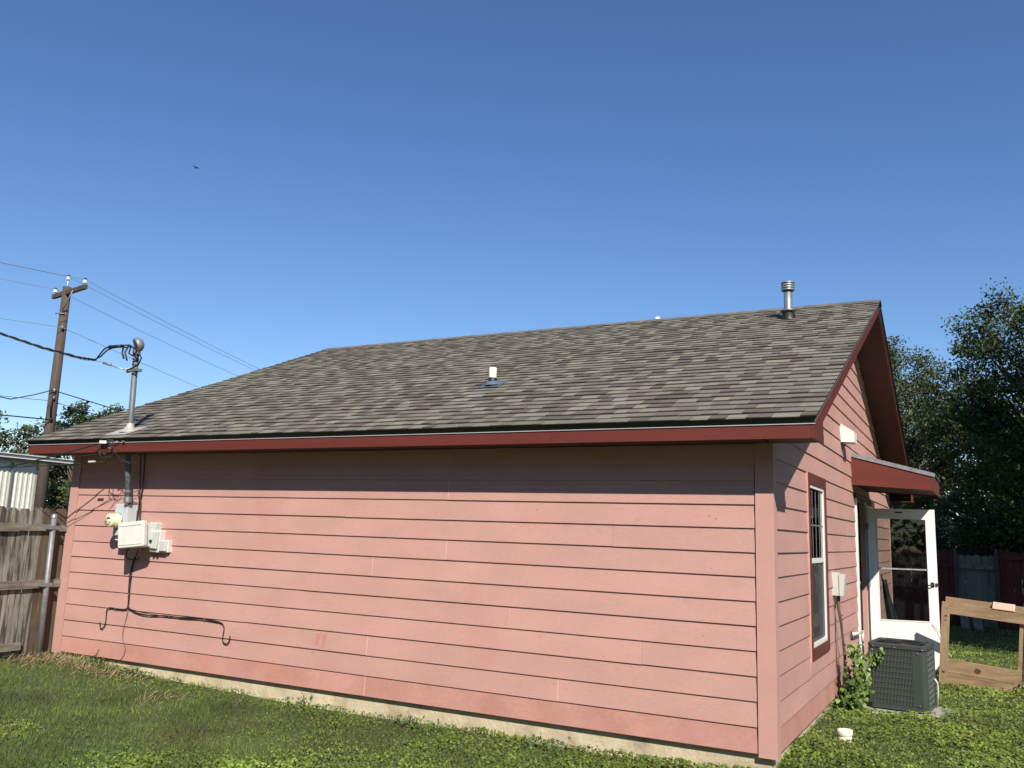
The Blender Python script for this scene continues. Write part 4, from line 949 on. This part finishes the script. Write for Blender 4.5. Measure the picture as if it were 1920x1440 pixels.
# left side trees
tree('juniper_tree', 'dark green bushy tree behind the pole and the eave', (-24.0, 11.5, -.1), 5.0,
     [((-23.9, 11.4, 3.1), (1.35, 1.3, 1.3)), ((-24.6, 10.9, 4.0), (.45, .6, .65)), ((-24.0, 11.2, 4.5), (.42, .5, .65)), ((-23.25, 11.7, 4.55), (.42, .5, .65)), ((-23.7, 11.4, 4.1), (.7, .6, .7)), ((-23.9, 11.3, 1.4), (1.7, 1.3, 1.3))],
     380, 70, .11, M['leaf_c'], .12, .30)
tree('shrub', 'dark green thicket between the shed end and the house corner', (-19.2, 9.4, -.1), 2.8,
     [((-19.6, 9.3, 1.4), (1.35, 1.2, 1.5)), ((-18.6, 9.9, 1.3), (1.1, 1.0, 1.3))], 170, 60, .10, M['leaf_c'], .06, .36, branchy=False, category='shrub')
tree('far_tree', 'pale leafy tree far beyond the shed at the left edge', (-38.2, 17.0, -.1), 6.2,
     [((-38.0, 16.9, 4.1), (2.0, 1.5, 1.4)), ((-38.3, 16.4, 5.6), (.8, .8, .8)), ((-39.2, 15.9, 4.4), (1.0, 1, 1.0)), ((-37.3, 18.5, 5.2), (.6, .7, .65)), ((-36.8, 19, 3.4), (1.6, 1.4, 1.1))],
     190, 34, .20, M['leaf_d'], .16, .55)
tree('far_tree', 'low hazy tree far away between the pole and the eave', (-41, 24.5, -.1), 5.0,
     [((-41, 24.0, 2.9), (2.8, 2, 1.6)), ((-39.0, 25.5, 2.6), (2.2, 2, 1.5)), ((-43.5, 20.5, 2.6), (2.4, 2, 1.6))], 170, 40, .2, M['leaf_d'], .16, .6)

# ------------------------------------------------------------------ neighbour roof seen between the shrubs
nh = thing('neighbour_house', 'pale neighbour house whose roof peeks out between the dark shrubs', 'house', (-1.0, 23.5, -.1))
q = MB(); q.box(-3.6, .7, 22.0, 26.0, -.3, 2.30); q.build('wall', M['palewall'], nh)
q = MB(); q.prism([(-4.0, 21.7, 2.30), (-1.45, 21.7, 4.22), (-1.4, 21.7, 4.30), (-4.0, 21.7, 2.38)], (0, 4.6, 0)); q.prism([(1.25, 21.7, 2.30), (-1.4, 21.7, 4.22), (-1.4, 21.7, 4.30), (1.25, 21.7, 2.40)], (0, 4.6, 0)); q.build('roof', M['paleroof'], nh)
q = MB(); q.prism([(-3.6, 22.0, 2.3), (.7, 22.0, 2.3), (-1.4, 22.0, 4.15)], (0, .06, 0)); q.build('gable', M['palewall'], nh)

# ------------------------------------------------------------------ back fence
bf = thing('back_fence', 'shaded back fence of dark red boards with one bare grey-green section', 'fence', (1, 14.5, -.18))
x = -5.5
while x < 6.5:
    w = .142; grey = .92 < x + w / 2 < 1.58
    h = (1.36 if grey else 1.46) + random.uniform(-.015, .015) + (.16 if x > 2.1 else 0)
    yo = 14.5 + (.03 if grey else 0) + random.uniform(-.004, .004); zb = -.12
    q = MB(); c = .03; q.prism([(x, yo, zb), (x + w, yo, zb), (x + w, yo, h - c), (x + w - c, yo, h), (x + c, yo, h), (x, yo, h - c)], (0, .016, 0))
    q.build('fence_board', M['fence_grey'] if grey else M['fence_red'], bf); x += w + random.uniform(.004, .010)
for (xa, xb, zz, m) in ((-5.5, .84, 1.12, 'fence_red'), (-5.5, .84, .42, 'fence_red'), (.93, 1.58, 1.11, 'rail'), (.93, 1.58, .34, 'rail'), (1.68, 6.5, 1.33, 'fence_red'), (1.68, 6.5, .48, 'fence_red')):
    q = MB(); q.box(xa, xb, 14.455, 14.495, zz - .04, zz + .04); q.build('rail', M[m], bf)
for xp in (-4.2, -1.7, .87, 1.64, 4.1):
    q = MB(); q.tube([(xp, 14.42, -.3), (xp, 14.42, 1.50)], .036, 10); q.build('post', M['pole_wood'] if xp > 0 else M['fence_red'], bf)
for i, (xa, xb, lbl) in enumerate(((.93, 1.09, 'left of two short boards leaning on the base of the back fence'), (1.17, 1.33, 'right of two short boards leaning on the base of the back fence'))):
    q = MB(); q.hexa([(xa, 14.10, -.17), (xb, 14.12, -.17), (xb, 14.14, -.17), (xa, 14.12, -.17), (xa - .05, 14.40, .30), (xb - .06, 14.40, .29), (xb - .06, 14.42, .29), (xa - .05, 14.42, .30)])
    tag(q.build('leaning_board', M['rail'], None, (xa, 14.1, -.17)), lbl, 'board')

# ------------------------------------------------------------------ things seen through the storm door glass
um = thing('folded_umbrella', 'folded dark blue umbrella leaning on the wall behind the glass door', 'umbrella', (.25, 6.9, -.13))
q = MB(); q.tube([(.30, 6.75, -.1), (.26, 6.8, .15), (.22, 6.85, .5), (.15, 6.93, .85), (.11, 6.97, 1.02)], [.02, .075, .07, .04, .012], 9); q.build('canopy', M['blue_cloth'], um)
q = MB(); q.tube([(.32, 6.73, -.13), (.09, 6.99, 1.08)], .01, 6); q.build('shaft', M['galv_dull'], um)
q = MB(); q.hexa([(.33, 6.70, -.13), (.37, 6.71, -.13), (.37, 6.73, -.13), (.33, 6.72, -.13), (.135, 6.80, 1.03), (.175, 6.81, 1.03), (.175, 6.83, 1.03), (.135, 6.82, 1.03)])
tag(q.build('wooden_stake', M['stake'], None, (.35, 6.7, -.13)), 'pale wooden stake leaning beside the blue umbrella behind the glass door', 'stake')

# ------------------------------------------------------------------ air conditioner
A0 = Vector((.315, 2.985, 0)); AA = -.093; AR = Rz(AA); AW, AD = .53, .56; AZ0, AZ1 = -.075, .548
def ap(s, t, z): return A0 + AR @ Vector((s, t, 0)) + Vector((0, 0, z))
def abox(q, s0, s1, t0, t1, z0, z1):
    q.hexa([ap(s0, t0, z0), ap(s1, t0, z0), ap(s1, t1, z0), ap(s0, t1, z0), ap(s0, t0, z1), ap(s1, t0, z1), ap(s1, t1, z1), ap(s0, t1, z1)])
def rrect(s0, s1, t0, t1, r, n=4):
    o = []
    for cx, cy, a in ((s1 - r, t1 - r, 0), (s0 + r, t1 - r, 90), (s0 + r, t0 + r, 180), (s1 - r, t0 + r, 270)):
        for k in range(n + 1):
            t = math.radians(a + 90 * k / n); o.append((cx + r * math.cos(t), cy + r * math.sin(t)))
    return o
def rring(q, loops, cap_top=False, cap_bot=False):
    n = len(loops[0][0]); vs = []; fs = []
    for poly, z in loops: vs += [ap(x, y, z) for x, y in poly]
    for r in range(len(loops) - 1):
        for k in range(n): fs.append((r * n + k, r * n + (k + 1) % n, (r + 1) * n + (k + 1) % n, (r + 1) * n + k))
    if cap_top: fs.append(tuple((len(loops) - 1) * n + k for k in range(n)))
    if cap_bot: fs.append(tuple(range(n))[::-1])
    q.add(vs, fs)
pad = MB(); pc = []
for k in range(18):
    t = k / 18 * 2 * math.pi; rr_ = .43 + .05 * math.sin(3 * t + 1) + .04 * math.sin(5 * t)
    e_ = 1 / max(abs(math.cos(t)), abs(math.sin(t))) ** .6
    pc.append(Vector((.62 + rr_ * e_ * math.cos(t) * .98, 3.24 + rr_ * e_ * math.sin(t) * .85, -.16)))
pad.prism(pc, (0, 0, .072)); tag(pad.build('concrete_pad', M['pad'], None, (.6, 3.2, -.16)), 'rough concrete pad under the air conditioner, edge showing in the grass', 'pad')
ac = thing('air_conditioner', 'dark grey-green outdoor air conditioner standing on the concrete pad', 'air conditioner', (.58, 3.25, -.08))
R0 = rrect(0, AW, 0, AD, .045)
q = MB(); rring(q, [(rrect(-.004, AW + .004, -.004, AD + .004, .048), AZ0 + .0), (rrect(-.004, AW + .004, -.004, AD + .004, .048), AZ0 + .035), (rrect(.006, AW - .006, .006, AD - .006, .04), AZ0 + .04)], True, True); q.build('base_pan', M['ac'], ac)
q = MB(); rring(q, [(rrect(.03, AW - .03, .03, AD - .03, .03), AZ0 + .041), (rrect(.03, AW - .03, .03, AD - .03, .03), AZ1 - .05)], False, False); q.build('coil', M['ac_in'], ac)
q = MB(); rring(q, [(rrect(.004, AW - .004, .004, AD - .004, .045), AZ1 - .055), (rrect(-.006, AW + .006, -.006, AD + .006, .05), AZ1 - .045), (rrect(-.008, AW + .008, -.008, AD + .008, .055), AZ1 - .012), (rrect(.008, AW - .008, .008, AD - .008, .05), AZ1), (rrect(.035, AW - .035, .035, AD - .035, .05), AZ1 - .002), (rrect(.04, AW - .04, .04, AD - .04, .05), AZ1 - .03)]); q.build('top_rim', M['ac'], ac)
q = MB()
for r_ in (.06, .1, .14, .18, .215):
    q.tube([ap(AW / 2 + r_ * math.cos(t * math.pi / 16), AD / 2 + r_ * math.sin(t * math.pi / 16), AZ1 - .006) for t in range(33)], .003, 5, False)
for k in range(12):
    t = k * math.pi / 6; q.tube([ap(AW / 2 + .03 * math.cos(t), AD / 2 + .03 * math.sin(t), AZ1 - .006), ap(AW / 2 + .225 * math.cos(t), AD / 2 + .225 * math.sin(t), AZ1 - .006)], .003, 5)
q.build('fan_guard', M['ac_in'], ac)
q = MB(); rring(q, [(rrect(.04, AW - .04, .04, AD - .04, .05), AZ1 - .08), (rrect(.041, AW - .041, .041, AD - .041, .05), AZ1 - .079)], True, True); q.build('fan_deck', M['ac_in'], ac)
for k in range(4):
    t = k * math.pi / 2 + .4; q = MB(); c0_ = ap(AW / 2, AD / 2, AZ1 - .045)
    d_ = Vector((math.cos(t), math.sin(t), 0)); e_ = Vector((-math.sin(t), math.cos(t), .25))
    q.hexa([c0_ + d_ * .03 - e_ * .03, c0_ + d_ * .19 - e_ * .07, c0_ + d_ * .19 + e_ * .07, c0_ + d_ * .03 + e_ * .03] + [p + Vector((0, 0, .003)) for p in (c0_ + d_ * .03 - e_ * .03, c0_ + d_ * .19 - e_ * .07, c0_ + d_ * .19 + e_ * .07, c0_ + d_ * .03 + e_ * .03)]); q.build('fan_blade', M['ac_in'], ac)
# corner posts / service panel
zc0, zc1 = AZ0 + .042, AZ1 - .056
for (s0, s1, t0, t1) in ((.0, .03, .004, .03), (0, .03, AD - .03, AD), (AW - .03, AW, AD - .03, AD)):
    q = MB(); abox(q, s0, s1, t0, t1, zc0, zc1); q.build('corner_post', M['ac'], ac)
q = MB(); pp = [(AW - .125, .0)] + [(AW - .045 + .045 * math.sin(a_), .045 - .045 * math.cos(a_)) for a_ in (0, .35, .7, 1.05, 1.4, 1.57)] + [(AW, .085), (AW - .01, .085), (AW - .02, .03), (AW - .125, .01)]
vs = [ap(x, y, zc0) for x, y in pp] + [ap(x, y, zc1) for x, y in pp]; n = len(pp)
q.add(vs, [(k, (k + 1) % n, (k + 1) % n + n, k + n) for k in range(n)] + [tuple(range(n))[::-1], tuple(range(n, 2 * n))]); q.build('service_panel', M['ac'], ac)
NB = 10; hh = (zc1 - zc0) / NB
for k in range(NB + 1):
    z = zc0 + k * hh; zz0, zz1 = max(zc0, z - .0075), min(zc1, z + .0075)
    q = MB(); abox(q, .031, AW - .126, .0, .012, zz0, zz1); q.build('grille_bar', M['ac'], ac)
    q = MB(); abox(q, AW - .012, AW, .0865, AD - .031, zz0, zz1); q.build('grille_bar', M['ac'], ac)
    q = MB(); abox(q, 0, .012, .031, AD - .031, zz0, zz1); q.build('grille_bar', M['ac'], ac)
q = MB()
nf = 28
for r_ in range(NB):
    for k in range(nf):
        s_ = .036 + (AW - .126 - .036) * (k + .5) / nf; z0_, z1_ = zc0 + r_ * hh + .0076, zc0 + (r_ + 1) * hh - .0076
        q.hexa([ap(s_ - .0015, .002, z0_), ap(s_ + .0015, .002, z0_), ap(s_ + .0025, .010, z0_), ap(s_ - .0005, .010, z0_), ap(s_ - .0015, .002, z1_), ap(s_ + .0015, .002, z1_), ap(s_ + .0025, .010, z1_), ap(s_ - .0005, .010, z1_)])
    for k in range(32):
        t_ = .09 + (AD - .031 - .09) * (k + .5) / 32; z0_, z1_ = zc0 + r_ * hh + .0076, zc0 + (r_ + 1) * hh - .0076
        abox(q, AW - .010, AW - .003, t_ - .0014, t_ + .0014, z0_, z1_)
fo = q.build('grille_fins', M['ac_fin'], ac); fo['kind'] = 'stuff'
q = MB()
for (s_, z) in ((.25, AZ1 - .035), (.05, AZ1 - .035), (AW - .03, AZ1 - .04), (AW - .07, zc0 + .02), (AW - .07, zc1 - .02)):
    lathe(q, ap(s_, -.009, z), [(.006, .0), (.005, .004), (.001, .005)], 8, AR @ Vector((0, -1, 0)))
q.build('screw', M['galv'], ac)
q = MB(); q.tube([ap(AW + .01, .42, .20), ap(AW + .03, .44, .16), ap(AW + .03, .46, .08), ap(AW + .01, .5, -.1)], .009, 8)
tag(q.build('refrigerant_line', M['white_dirty'], None, ap(AW + .03, .36, 0)), 'pale pipe looping out of the right side of the air conditioner', 'pipe')

# ------------------------------------------------------------------ timber frame at the right
TF = thing('timber_frame', 'rectangular weathered pine frame standing tilted on the lawn at right', 'timber frame', (.85, 5.3, -.1))
ORG = Vector((.842, 5.30, -.115)); TR = Matrix.Rotation(-.03, 3, 'Z') @ Matrix.Rotation(.085, 3, 'Y') @ Matrix.Rotation(.10, 3, 'X')
def tb(name, s0, s1, t0, t1, z0, z1, m='timber', parent=TF, cut=0.0):
    P = [(s0, t0, z0), (s1 - cut, t0, z0), (s1 - cut, t1, z0), (s0, t1, z0), (s0, t0, z1), (s1, t0, z1), (s1, t1, z1), (s0, t1, z1)]
    q = MB(); q.hexa([ORG + TR @ Vector(p) for p in P]); return q.build(name, M[m], parent)
tb('post', .0, .09, -.04, .0, .0, .945, 'timber_v'); tb('top_rail', -.0, .885, .001, .039, .855, .985)
lb = tb('lower_board', .09 - .03, .85, .001, .039, .165, .315); lb2 = tb('bottom_board', .05, .78, .001, .039, .012, .160, cut=.055)
lb2.name = 'lower_board'
tb('post', .81, .865, .04, .08, .20, .85, 'timber_v'); tb('post', .81, .855, .04, .085, -.02, .16, 'timber_v')
tb('post', .0, .06, .041, .08, .0, .85, 'timber_v')
tb('top_rail', .02, 1.05, .30, .34, .90, 1.0); tb('post', .0, .05, .30, .34, .0, .9, 'timber_v'); tb('post', .90, .97, -.02, .02, -.05, .90, 'timber_v'); tb('lower_board', .05, .9, .30, .34, .0, .09)
tb('side_rail', .895, .935, .04, .30, .86, .95); 
for (s_, z_, r_, par) in ((.40, .235, .030, lb), (.52, .065, .024, lb2), (.045, .17, .014, None), (.048, .83, .012, None), (.05, .78, .009, None)):
    q = MB(); pp = [ORG + TR @ Vector((s_ + r_ * 1.2 * math.cos(k * .5236) * (1 + .1 * math.sin(k * 2)), -.0008 if par else -.0408, z_ + r_ * math.sin(k * .5236))) for k in range(12)]
    q.prism(pp, (0, -.001, 0)); q.build('knot', M['knot'], par if par else TF)
q = MB(); q.hexa([ORG + TR @ Vector(p) for p in [(.53, -.01, .987), (.76, -.01, .987), (.76, .35, 1.003), (.53, .35, 1.003), (.53, -.01, .997), (.76, -.01, .997), (.76, .35, 1.013), (.53, .35, 1.013)]])
tag(q.build('wood_offcut', mat('pale_pink_board', (.66, .46, .36), .7, var=.05), None, ORG + TR @ Vector((.7, .1, 1.0))), 'short pale pink board laid across the top rails of the timber frame', 'board')
q = MB(); q.tube([ORG + TR @ Vector((.10 + .022 * math.cos(t * .55), .02, .34 + .03 * math.sin(t * .55))) for t in range(10)], .005, 6)
tag(q.build('rope_loop', M['stake'], None, ORG + TR @ Vector((.1, .02, .34))), 'small loop of pale cord hooked on the left post of the frame', 'rope')

# ------------------------------------------------------------------ pipe cap in the lawn
cp = thing('cleanout_pipe', 'short off-white plastic pipe cap poking out of the clover', 'pipe', (.30, 1.30, -.11))
q = MB(); lathe(q, (.30, 1.30, -.14), [(.054, .0), (.054, .095), (.050, .098)], 24); q.build('pipe', M['offwhite'], cp)
q = MB(); lathe(q, (.30, 1.30, -.04), [(.058, -.012), (.062, .0), (.062, .028), (.058, .033), (.050, .034), (.048, .022), (.001, .020)], 24, Vector((-.05, -.03, 1))); q.build('cap', M['offwhite'], cp)

# ------------------------------------------------------------------ vine by the air conditioner
vine = thing('climbing_vine', 'bright green heart-leaved vine climbing the left side of the air conditioner', 'vine', (.24, 2.95, -.1))
def foliage(pts_fn, n, size, m, parent, name='foliage', asp=.9, up=.5, face=None):
    C_ = np.array([pts_fn() for _ in range(n)]); nr = rng.normal(size=(n, 3)) * .7 + np.array([0.35, -.8, up]) if face is None else rng.normal(size=(n, 3)) * .6 + np.array(face)
    nr = nr / np.linalg.norm(nr, axis=1, keepdims=True); r = rng.normal(size=(n, 3)) * .5 + np.array([0, 0, 1.]); u = r - nr * np.sum(r * nr, 1, keepdims=True); u /= np.linalg.norm(u, axis=1, keepdims=True); w = np.cross(nr, u)
    s = (size * rng.uniform(.6, 1.25, n))[:, None]
    outl = [(0, -.5), (.35, -.15), (.45, .2), (.22, .45), (0, .36), (-.22, .45), (-.45, .2), (-.35, -.15)]
    V = np.stack([C_ + w * s * a_ * asp + u * s * b_ + nr * s * abs(a_) * .3 for a_, b_ in outl], 1).reshape(-1, 3)
    F = (np.arange(n)[:, None] * 8 + np.arange(8)[None])
    return tri_cloud(name, V, F, rng.uniform(.6, 1.4, n), m, parent)
def vpt():
    t = random.random(); r = random.random()
    if r < .72:
        return (.20 + .10 * math.sin(t * 5) * .5 + random.gauss(0, .04) + .08 * t, 2.86 + random.gauss(0, .06), -.08 + .60 * t)
    if r < .84: return (.30 + random.uniform(0, .16) , 2.93 + random.gauss(0, .02), .40 + random.gauss(0, .035) + .06 * random.random())
    return (.10 + random.gauss(0, .09), 2.80 + random.gauss(0, .09), -.05 + abs(random.gauss(0, .06)))
foliage(vpt, 210, .052, M['vine'], vine)
q = MB()
for k_ in range(5):
    q.tube(smooth([(.16 + k_ * .02, 2.86, -.12), (.22 + random.uniform(-.05, .05), 2.87, .1), (.2 + random.uniform(-.04, .05), 2.88, .3), (.26 + k_ * .03, 2.92, .46)]), .003, 5)
q.build('stem', M['bark'], vine)
sh = thing('shade_clump', 'low dark leafy clump added as shade against the gable wall foot', 'shade_foliage', (.12, 2.75, -.1))  # dark leaves added where the air conditioner's shadow darkens the wall foot
foliage(lambda: (.10 + abs(random.gauss(0, .07)), 2.95 + random.gauss(0, .13), -.06 + abs(random.gauss(0, .14))), 260, .05, M['weed'], sh)
# weeds along the foundation
for i, (wx, wy, r_, n_, lbl) in enumerate([(-4.25, -.10, .09, 60, 'small leafy weed against the foundation at the middle of the wall'), (-3.0, -.12, .13, 60, 'low clover tuft creeping up the foundation right of the middle'),
                                    (-1.75, -.13, .10, 50, 'low tuft of clover at the foundation toward the right'), (-6.55, -.12, .16, 80, 'straggly weed at the foundation right of the dry patch'), (-7.15, -.12, .15, 70, 'dry-stemmed weed below the hooked cable end')]):
    wz = float(gz(wx, wy)); wd = thing('weed', lbl, 'weed', (wx, wy, wz))
    foliage(lambda: (wx + random.gauss(0, r_), wy - .02 - abs(random.gauss(0, .04)), wz + .02 + abs(random.gauss(0, .045))), n_, .032, M['weed'], wd)
    q = MB()
    for k_ in range(6):
        q.tube([(wx + random.uniform(-.5, .5) * r_, wy, wz - .02), (wx + random.uniform(-1, 1) * r_, wy - .02, wz + random.uniform(.06, .14))], .002, 4)
    q.build('stem', M['straw'], wd)
q = MB()
sp = [(-7.34, -.10, -.03), (-7.27, -.12, .02), (-7.22, -.12, .03), (-7.19, -.11, .10)]
q.tube(smooth(sp), .006, 5); q.tube([(-7.22, -.12, .03), (-7.17, -.12, .05)], .004, 5)
tag(q.build('twig', M['bark'], None, sp[0]), 'bare brown twig leaning on the foundation near the left corner', 'twig')

# ------------------------------------------------------------------ lawn
def fb(x, y, s):   # smooth value noise
    xi = np.floor(x * s).astype(int); yi = np.floor(y * s).astype(int); xf = x * s - xi; yf = y * s - yi
    h = lambda a, b_: (np.sin(a * 127.1 + b_ * 311.7) * 43758.5453) % 1.0
    u = xf * xf * (3 - 2 * xf); v = yf * yf * (3 - 2 * yf)
    return (h(xi, yi) * (1 - u) + h(xi + 1, yi) * u) * (1 - v) + (h(xi, yi + 1) * (1 - u) + h(xi + 1, yi + 1) * u) * v
def scatter(n, x0, x1, y0, y1, dref=6.0):
    X = rng.uniform(x0, x1, n); Y = rng.uniform(y0, y1, n)
    dx, dy = X - CAM.x, Y - CAM.y; depth = dx * fwd.x + dy * fwd.y; side = dx * right.x + dy * right.y
    ok = (depth > 3.0) & (np.abs(side) < depth * .66 + .6)
    ok &= rng.random(n) < np.clip((dref / np.maximum(depth, .1)) ** 1.6, 0, 1)
    ok &= ~((X > XL - .02) & (X < -.02) & (Y > .015) & (Y < WD))
    ok &= ~((np.abs(X - .6) < .36) & (np.abs(Y - 3.25) < .36))
    ok &= ~((X < fx + .0) & (Y > -.0))
    d = np.hypot(X - CAM.x, Y - CAM.y); ok &= d < 30
    return X[ok], Y[ok]
def clover_mask(x, y):
    base = np.where(x > -.1, .9, np.interp(x - y * 0, [-8, -5.5, -4, -2.5, 0], [.18, .14, .36, .72, .92]))
    near = np.exp(-np.abs(y + .25) / .5) * .3
    return np.clip(base + near + (fb(x, y, 1.3) - .5) * 1.1 + (fb(x, y, 4.1) - .5) * .5, 0.03, 1)
def dry_mask(x, y):
    d1 = np.exp(-(((x + 7.15) / .6) ** 2 + ((y + .2) / .22) ** 2)); d2 = np.exp(-(((x + 7.9) / .3) ** 2 + ((y + .2) / .35) ** 2))
    p = np.clip(fb(x + 9, y + 3, 1.7) - .62, 0, 1) * 1.6 * np.exp(-((y + .9) / .8) ** 2) * (x < -2)
    return np.clip(d1 * 1.1 + d2 + p * .35, 0, 1)
# clover leaflets
X, Y = scatter(1000000, -9.5, 4.2, -5.5, 17)
cm = clover_mask(X, Y); dm = dry_mask(X, Y); keep = rng.random(len(X)) < cm * (1 - dm * .6); X, Y, cm = X[keep], Y[keep], cm[keep]
n = len(X); hgt = (.012 + .040 * fb(X, Y, 7.0) * cm + rng.uniform(0, .02, n)); hgt = hgt + (X < 0) * .10 * np.exp(-((Y + .12) / .14) ** 2) * np.clip(fb(X + 5, Y, 1.9) - .42, 0, 1) * rng.random(n); Z = gz(X, Y) + hgt
nr = rng.normal(size=(n, 3)) * .55 + np.array([.1, -.25, 1.0]); size = rng.uniform(.7, 1.3, n) * (.013 + .013 * cm)
V, F, _ = leaf_quads(np.stack([X, Y, Z], 1), size, nr, .95)
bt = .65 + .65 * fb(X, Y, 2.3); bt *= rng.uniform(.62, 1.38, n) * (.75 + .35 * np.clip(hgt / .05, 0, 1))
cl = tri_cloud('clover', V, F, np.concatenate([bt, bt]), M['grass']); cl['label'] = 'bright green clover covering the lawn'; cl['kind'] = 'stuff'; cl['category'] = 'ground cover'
# grass blades
X, Y = scatter(800000, -9.5, 4.2, -5.5, 17)
cm = clover_mask(X, Y); dm = dry_mask(X, Y); keep = rng.random(len(X)) < np.clip(1.15 - cm, .12, 1) * (1 - dm * .5); X, Y = X[keep], Y[keep]; n = len(X)
Z = gz(X, Y) - .004; h = rng.uniform(.02, .062, n) * (.7 + .6 * fb(X, Y, 3)); a_ = rng.uniform(0, 2 * np.pi, n); w = rng.uniform(.0016, .0032, n); ln = rng.uniform(.2, 1.1, n)
b_ = rng.uniform(0, 2 * np.pi, n); D = np.stack([np.cos(b_), np.sin(b_)], 1) * (h * ln)[:, None]
dx, dy = np.cos(a_) * w, np.sin(a_) * w
P0 = np.stack([X - dx, Y - dy, Z], 1); P1 = np.stack([X + dx, Y + dy, Z], 1)
P2 = np.stack([X + dx * .8 + D[:, 0] * .4, Y + dy * .8 + D[:, 1] * .4, Z + h * .62], 1); P3 = np.stack([X - dx * .8 + D[:, 0] * .4, Y - dy * .8 + D[:, 1] * .4, Z + h * .62], 1)
P4 = np.stack([X + D[:, 0], Y + D[:, 1], Z + h], 1)
V = np.stack([P0, P1, P2, P3, P4], 1).reshape(-1, 3); I = np.arange(n)[:, None] * 5
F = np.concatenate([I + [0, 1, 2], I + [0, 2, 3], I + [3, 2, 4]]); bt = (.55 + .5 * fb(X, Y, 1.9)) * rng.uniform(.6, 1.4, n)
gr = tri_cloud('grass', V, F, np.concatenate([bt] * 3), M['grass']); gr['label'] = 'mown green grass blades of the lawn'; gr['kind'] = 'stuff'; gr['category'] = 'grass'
# dry straw
def straws(X, Y, h0, h1, name, label, lay=1.6):
    n = len(X); Z = gz(X, Y); h = rng.uniform(h0, h1, n); b_ = rng.uniform(0, 2 * np.pi, n); L_ = rng.uniform(.02, .065, n) * lay
    w = .0018; a_ = b_ + np.pi / 2; dx, dy = np.cos(a_) * w, np.sin(a_) * w; ex, ey = np.cos(b_) * L_, np.sin(b_) * L_
    ey = np.where(Y + ey > -.035, -.035 - Y, ey) if name == 'dry_straw' else ey
    P0 = np.stack([X - dx, Y - dy, Z], 1); P1 = np.stack([X + dx, Y + dy, Z + .003], 1); P2 = np.stack([X + ex + dx, Y + ey + dy, Z + h + .003], 1); P3 = np.stack([X + ex - dx, Y + ey - dy, Z + h], 1)
    V = np.stack([P0, P1, P2, P3], 1).reshape(-1, 3); I = np.arange(n)[:, None] * 4; F = np.concatenate([I + [0, 1, 2], I + [0, 2, 3]]); t = rng.uniform(.5, 1.5, n)
    o = tri_cloud(name, V, F, np.concatenate([t, t]), M['straw']); o['label'] = label; o['kind'] = 'stuff'; o['category'] = 'dry grass'
X, Y = scatter(260000, -8.3, -5.4, -1.3, -.04); k = rng.random(len(X)) < dry_mask(X, Y) * .09; straws(X[k], Y[k], .005, .09, 'dry_straw', 'dry brown straw at the foot of the wall near the left corner')
X, Y = scatter(26000, -9, 4, -5.5, 9); k = rng.random(len(X)) < .12; straws(X[k], Y[k], .01, .04, 'dead_blades', 'scattered dead blades among the green lawn', .7)

# ------------------------------------------------------------------ bird
q = MB(); bp = Vector((-45.25, 32.64, 25.62)); q.tube([bp + Vector((-.16, 0, 0)), bp + Vector((-.05, 0, .02)), bp + Vector((.08, 0, .02)), bp + Vector((.17, 0, 0))], [.01, .05, .05, .01], 8)
bird = q.build('bird', M['black'], None, bp); tag(bird, 'tiny dark bird flying high in the blue sky', 'bird')
for s_ in (-1, 1):
    q = MB(); q.hexa([bp + Vector(p) for p in [(-.05, 0, 0), (.06, 0, 0), (.02, s_ * .25, .06), (-.04, s_ * .25, .06), (-.05, 0, .02), (.06, 0, .02), (.02, s_ * .25, .07), (-.04, s_ * .25, .07)]]); q.build('wing', M['black'], bird)

for o in bpy.data.objects:
    if 'o' in o: del o['o']
